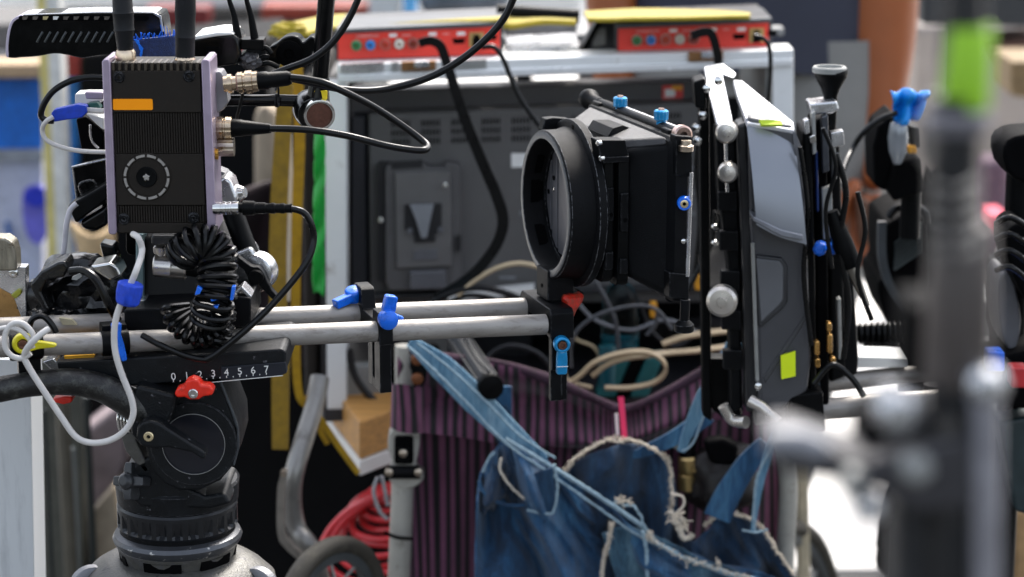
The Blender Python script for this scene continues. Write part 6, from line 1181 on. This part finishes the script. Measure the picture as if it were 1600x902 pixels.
# left background: poster board, white posts, tan rope
bb = thing('display_board', 'pale board with bright blue upper field behind the camera handle', 'board', (W(0, 500, 4.2).x, 4.2, 0))
MB().prism([(-200, 110), (66, 108), (66, 560), (-200, 560)], 4.2, .04).build('board_face', mat('lilac_white', 'b9bccb', .5), bb, .003)
MB().prism([(-200, 124), (66, 124), (66, 234), (-200, 234)], 4.19, .008).build('blue_field', mat('process_blue', '0668c4', .5), bb)
MB().prism([(-200, 234), (66, 234), (66, 252), (-200, 256)], 4.18, .012).build('grey_band', mat('band_grey', '8d9094', .5), bb)
MB().prism(sm2([(36, 300), (52, 290), (70, 296), (72, 330), (74, 362), (62, 382), (44, 372), (36, 340)], 3), 4.19, .008).build('violet_blot', mat('violet_blot', '6f6ac8', .6), bb)
MB().prism(sm2([(38, 304), (54, 292), (70, 298), (70, 318), (56, 324), (40, 316)], 3), 4.185, .008).build('blue_blot', mat('blue_blot', '1c2fb8', .6), bb)
MB().prism([(7, 348), (12, 348), (17, 374), (12, 374)], 4.185, .01).build('blue_stroke', mat('stroke_blue', '175fa8', .6), bb)
MB().box((W(-60, 300, 4.25).x, 4.3, .35), (.04, .04, .7)).build('leg', greyp, bb)
wp([(-200, 104), (66, 100), (66, 122), (-200, 124)], 4.12, .1, 'tan_ledge', mat('tan_ledge', 'a88f70', .7), 'tan ledge strip above the blue field of the board', 'ledge')
wp([(-200, 40), (60, 36), (62, 84), (-200, 88)], 4.42, .3, 'crate', mat('crate_grey', '4d4b49', .6), 'dark grey crate just behind the camera handle at top left', 'crate', .01)
wp([(-200, 84), (60, 80), (60, 820), (-200, 820)], 4.4, .3, 'crate', mat('crate_pale', '8a8884', .6), 'tall pale grey crate under the dark grey crate at top left', 'crate', .01)
for x0, x1, c_, lab, Y in ((66, 80, 'c8bc74', 'pale yellow post beside the white one at the left', 3.9), (80, 100, 'cfcfca', 'white upright post left of the transmitter', 3.85)):
    a = W((x0 + x1) / 2, 100, Y); solo(MB().box((a.x, Y, .85), ((x1 - x0) * S(Y), .05, 1.7)), 'upright_post', mat('post_' + c_, c_, .5), lab, 'post', .003)
wp([(100, 120), (124, 120), (124, 860), (100, 860)], 4.0, .1, 'blue_panel', mat('panel_blue', '1f74c4', .5), 'narrow upright blue panel just right of the white upright post', 'panel')  # plain upright blue panel in the blurred background
wp([(100, 84), (126, 80), (126, 122), (100, 122)], 3.95, .1, 'red_box', mat('deep_red', '7c1a20', .5), 'deep red box above the narrow upright blue panel', 'box')
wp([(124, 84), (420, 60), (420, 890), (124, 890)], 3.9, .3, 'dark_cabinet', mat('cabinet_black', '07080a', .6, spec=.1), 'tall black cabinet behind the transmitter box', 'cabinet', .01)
wp([(396, 168), (430, 166), (432, 420), (396, 420)], 3.2, .08, 'stone_grey_bag', mat('warm_stone_cloth', '9a8c78', .9, 0, .3, 12, .4, 80), 'warm grey cloth bag hanging left of the mustard strap', 'bag', .02)
b = MB()
for i in range(7):
    P = [(112 + i * 3, 350 + i * 6, 3.5), (128, 366 + i * 7, 3.48), (150, 372 + i * 6, 3.47), (176, 356 + i * 7, 3.5)]; b.ptube(P, 5.5, 8)
o = solo(b, 'rope_bundle', mat('tan_rope', 'b39a74', .8, 0, .25, 60, .5, 200), 'tan rope bundle hanging behind the tilted black box', 'rope'); 
# along the top: beams, red things, van-like pale shapes
wp([(-300, -60), (582, -60), (582, 11), (-300, 13)], 5.2, .1, 'white_beam', white, 'white horizontal beam across the top left background', 'beam')
wp([(100, 13), (560, 11), (560, 690), (100, 690)], 5.6, .4, 'dark_box_row', mat('box_charcoal', '101114', .6, 0, .3, spec=.15), 'charcoal storage box row under the white beam', 'storage box', .01)
wp([(225, 13), (325, 13), (325, 40), (225, 42)], 5.0, .1, 'red_case', mat('brick_red', '6c1614', .5), 'brick red case behind the two antennas', 'case')
wp([(408, 10), (576, 10), (578, 30), (408, 32)], 5.0, .1, 'red_case', mat('rust_red', '90341f', .5), 'rust red case to the right, behind the upright black tube', 'case')
wp([(576, -60), (626, -60), (626, 28), (576, 28)], 5.0, .1, 'pale_panel', white, 'white panel standing between the rust red case and the light blue bottle', 'screen')  # flat white panel, one of the far background shapes
wp([(626, -60), (652, -60), (650, 26), (630, 26)], 4.8, .06, 'light_blue_bottle', mat('sky_blue', '5fa8dc', .4), 'light blue bottle shape above the left yellow cloth', 'bottle')
wp([(652, -60), (790, -60), (800, 24), (652, 26)], 4.9, .2, 'grey_bundle', mat('bundle_grey', '5a6068', .6, 0, .6, 8), 'grey crumpled bundle above the left red box', 'bundle', .03)
wp([(790, -60), (910, -60), (906, 60), (800, 60)], 5.4, .2, 'white_sheet', white, 'white sheet hanging behind the black foam tube', 'sheet', .01)
wp([(905, 85), (1210, 100), (1230, 140), (905, 140)], 3.3, .1, 'gap_strip', mat('strip_grey', '75706c', .4), 'grey strip showing under the cart top rail', 'strip')  # plain grey strip behind the gap under the cart top rail
wp([(1440, -80), (1640, -80), (1640, 44), (1440, 40)], 5.0, .3, 'dark_awning', mat('awning_dark', '2a2d30', .6), 'dark awning edge at the top right corner', 'awning', .01)
wp([(1430, 40), (1640, 40), (1640, 520), (1430, 520)], 6.0, .3, 'stone_block', mat('stone_warm', '8c847e', .8, 0, .3, 3), 'warm grey stone block far behind the light stand', 'block', .02)
wp([(1545, 70), (1640, 60), (1640, 120), (1572, 118)], 5.0, .2, 'brown_crate', mat('brown_crate', '55392c', .7), 'brown crate at the right edge near the top', 'crate')
wp([(1580, 96), (1640, 96), (1640, 160), (1580, 150)], 4.6, .2, 'tan_crate', mat('tan_crate', '806a48', .7), 'tan crate just under the brown one at the right edge', 'crate')
wp([(1530, 250), (1580, 250), (1580, 420), (1530, 430)], 4.5, .1, 'mauve_sack', mat('mauve_sack', '6b5560', .8), 'mauve sack behind the light stand', 'sack', .02)
wp([(1545, 338), (1576, 336), (1576, 362), (1545, 364)], 4.3, .1, 'pink_cup', mat('pink_cup', 'd8405c', .5), 'pink cup resting by the mauve sack', 'cup')
wp([(1530, 470), (1564, 470), (1564, 525), (1530, 525)], 3.2, .1, 'white_carton', white, 'small white carton right of the light stand', 'carton')
wp([(1500, 540), (1640, 520), (1640, 900), (1500, 900)], 3.6, .3, 'dark_bin', mat('bin_dark', '303436', .6), 'dark bin low behind the light stand', 'bin', .01)
wp([(1586, 800), (1640, 790), (1640, 920), (1586, 920)], 3.0, .2, 'tan_board', mat('tan_board', 'a8865c', .7), 'tan board at the lower right corner', 'board')
wp([(1246, 700), (1262, 700), (1268, 980), (1250, 980)], 2.7, .03, 'pale_stake', mat('pale_stake', 'b9ad92', .6), 'thin pale wooden stake right of the wheelchair', 'stake', .002)
# the person behind the cart: skin-modifier figure
def skin(name, J, E, rad, m, par, sub=2):
    me = bpy.data.meshes.new(name); base = Vector(par['_o']); me.from_pydata([tuple(Vector(j) - base) for j in J], E, [])
    o = bpy.data.objects.new(name, me); col.objects.link(o); o.parent = par; o['_o'] = tuple(base)
    sk = o.modifiers.new('skin', 'SKIN'); 
    for i, v in enumerate(me.skin_vertices[0].data): r_ = rad[i]; v.radius = r_ if isinstance(r_, tuple) else (r_, r_)
    me.skin_vertices[0].data[0].use_root = True
    sk.use_smooth_shade = True; s2 = o.modifiers.new('sub', 'SUBSURF'); s2.levels = sub; s2.render_levels = sub; me.materials.append(m); return o
Yp = 3.35; sp_ = S(Yp)
skinm = mat('brown_skin', '9a5326', .45, 0, .12, 12, .1, 300); skinm.node_tree.nodes['Principled BSDF'].inputs['Subsurface Weight'].default_value = .08
PX = lambda x, y_, dy=0: W(x, y_, Yp + dy)
PE = thing('person', 'person in dark grey t-shirt and pale grey trousers behind the cart, arm hanging down', 'person', (PX(1180, 300).x, Yp, 0))
cx0 = PX(1180, 300).x
sh_l, sh_r = Vector((PX(1000, 0).x, Yp, 1.50)), Vector((PX(1365, 0).x, Yp - .02, 1.50))
elr = PX(1374, 60, -.03); wr = PX(1372, 256, -.08); hd = PX(1362, 300, -.10)
ell = Vector((PX(950, 0).x, Yp - .02, 1.22)); wl_ = Vector((PX(960, 0).x, Yp - .06, .97))
J = [(cx0, Yp + .02, .96), (cx0, Yp + .03, 1.15), (cx0, Yp + .02, 1.40), (cx0, Yp + .02, 1.53), (cx0, Yp - .01, 1.60), (cx0, Yp - .03, 1.70), (cx0, Yp - .02, 1.80),
     sh_r, elr, wr, hd, sh_l, ell, wl_, wl_ + Vector((0, 0, -.06)),
     (cx0 + .1, Yp + .02, .90), (cx0 + .02, Yp, .50), (cx0 - .03, Yp + .03, .09), (cx0 - .03, Yp - .12, .035), (cx0 - .1, Yp + .02, .90), (cx0 - .18, Yp, .50), (cx0 - .25, Yp + .03, .09), (cx0 - .25, Yp - .12, .035)]
E = [(0, 1), (1, 2), (2, 3), (3, 4), (4, 5), (5, 6), (2, 7), (7, 8), (8, 9), (9, 10), (2, 11), (11, 12), (12, 13), (13, 14), (0, 15), (15, 16), (16, 17), (17, 18), (0, 19), (19, 20), (20, 21), (21, 22)]
rad = [(.14, .1), (.14, .1), (.15, .1), .055, .055, (.075, .09), (.06, .075), .06, .058, .021, (.03, .018), .055, .044, .026, (.03, .018), .08, .055, .04, (.04, .03), .08, .055, .04, (.04, .03)]
body = skin('body', J, E, rad, skinm, PE)
# fingers of the hanging hand
for k in range(4):
    f0 = hd + Vector((-.022 + k * .014, -.005, -.02)); ln = (.07, .08, .075, .06)[k]
    skin('finger', [f0 + Vector((0, 0, .02)), f0 - Vector((0, 0, .02)), f0 - Vector((.002, .014, ln * .6)), f0 - Vector((.004, .03, ln))], [(0, 1), (1, 2), (2, 3)], [.010, .0095, .0085, .007], skinm, PE, 1)
skin('thumb', [hd + Vector((-.02, -.01, .02)), hd + Vector((-.04, -.02, -.01)), hd + Vector((-.046, -.03, -.045))], [(0, 1), (1, 2)], [.012, .0105, .008], skinm, PE, 1)
hz = 1.70
b = MB(); bm = bmesh.new(); bmesh.ops.create_icosphere(bm, subdivisions=4, radius=1); b.add([Vector((cx0 + v.co.x * .088, Yp + .0 + v.co.y * .1, hz + .05 + v.co.z * .095)) for v in bm.verts if True], [tuple(v.index for v in f.verts) for f in bm.faces if f.calc_center_median().z > -.1 or f.calc_center_median().y > .3]); bm.free(); b.build('hair', mat('hair_black', '0b0908', .6), PE)
shirt = mat('slate_tshirt', '363844', .85, 0, .15, 10, .4, 300)
b = MB(); rings = []
for z, hx, hy, dx in ((1.04, .205, .125, 0), (1.1, .20, .12, 0), (1.25, .195, .12, 0), (1.38, .215, .12, 0), (1.47, .20, .10, 0), (1.53, .09, .08, 0)):
    rings.append([Vector((cx0 + dx + hx * math.cos(t) * (1 + .10 * noise.noise(Vector((math.cos(t) * 2.6 + math.sin(t), z * 9, 0)))), Yp + .02 + hy * math.sin(t), z + .01 * math.sin(t * 3))) for t in [2 * math.pi * k / 32 for k in range(32)]])
b.loft(rings, False, True); b.build('t_shirt', shirt, PE, ang=80)
for s_, e_ in ((sh_r, elr), (sh_l, ell)):
    dd = (e_ - s_).normalized(); MB().lathe(s_ - dd * .03, dd, [(0, .055), (.04, .078), (.12, .07), (.165, .066), (.165, .06)], 24, cap=False).build('sleeve', shirt, PE, ang=80)
tr = mat('pale_grey_trousers', '86847f', .85, 0, .15, 8, .4, 200)
for sx in (-1, 1):
    rings = []
    for z, r_ in ((1.09, .105), (1.02, .11), (.92, .115), (.7, .095), (.5, .082), (.3, .075), (.1, .075)): rings.append([Vector((cx0 + sx * .095 - max(0, .95 - z) * .16 + r_ * math.cos(t), Yp + .02 + r_ * 1.05 * math.sin(t), z)) for t in [2 * math.pi * k / 28 for k in range(28)]])
    MB().loft(rings[::-1], False, False).build('trouser_leg', tr, PE, ang=80)
wp([(1338, 306), (1360, 316), (1362, 380), (1344, 384)], Yp - .14, .02, 'held_stick', mat('brown_object', '6a4a38', .6), 'short brown object held by the hanging hand', 'stick', .003)

SHf = thing('storage_shelf', 'dark shelf table carrying the red cases under the white beam', 'shelf', (W(500, 60, 5.1).x, 5.1, 0))
zs = W(500, 44, 5.0).z; xa, xb = W(180, 44, 5.0).x, W(840, 44, 5.0).x
MB().box(((xa + xb) / 2, 5.1, zs - .015), (xb - xa, .4, .028)).build('board', dk, SHf, .002)
for xx in (xa + .03, xb - .03):
    for yy in (4.93, 5.27): MB().box((xx, yy, (zs - .03) / 2), (.04, .04, zs - .03)).build('leg', dk, SHf)
bp_ = bpy.data.objects['white_beam']
for px_ in (-280, 590): v = W(px_, 8, 5.25); MB().box((v.x, 5.26, v.z / 2), (.05, .05, v.z)).build('post', white, bp_)
aw = bpy.data.objects['dark_awning']
for px_ in (1500, 1630): v = W(px_, 30, 5.2); MB().box((v.x, 5.2, v.z / 2), (.04, .04, v.z)).build('pole', darkg, aw)

def heap(cx_, cy_, rx, ry, Y, m, nm, lab, c_, seed):
    b = lump(MB(), cx_, cy_, rx, ry, rx * .7, Y, 1.7, .35, seed, 4, .2); o = solo(b, nm, m, lab, c_)
    v = W(cx_, cy_, Y); z_ = v.z - ry * S(Y) * .6
    MB().box((v.x, Y, z_ / 2), (rx * S(Y) * 1.1, .12, z_)).build('support_box', dk, o, .006); return o
heap(1462, 400, 46, 120, 2.9, blackm, 'equipment_bag', 'black equipment bag standing behind the blurred light stand', 'bag', 21)
heap(1590, 470, 46, 90, 3.1, mat('bag_slate', '24282c', .6), 'equipment_bag', 'slate bag at the right edge behind the cluttered rig', 'bag', 33)
heap(1440, 830, 60, 90, 2.9, blackm, 'equipment_bag', 'black bag low behind the foot of the light stand', 'bag', 45)
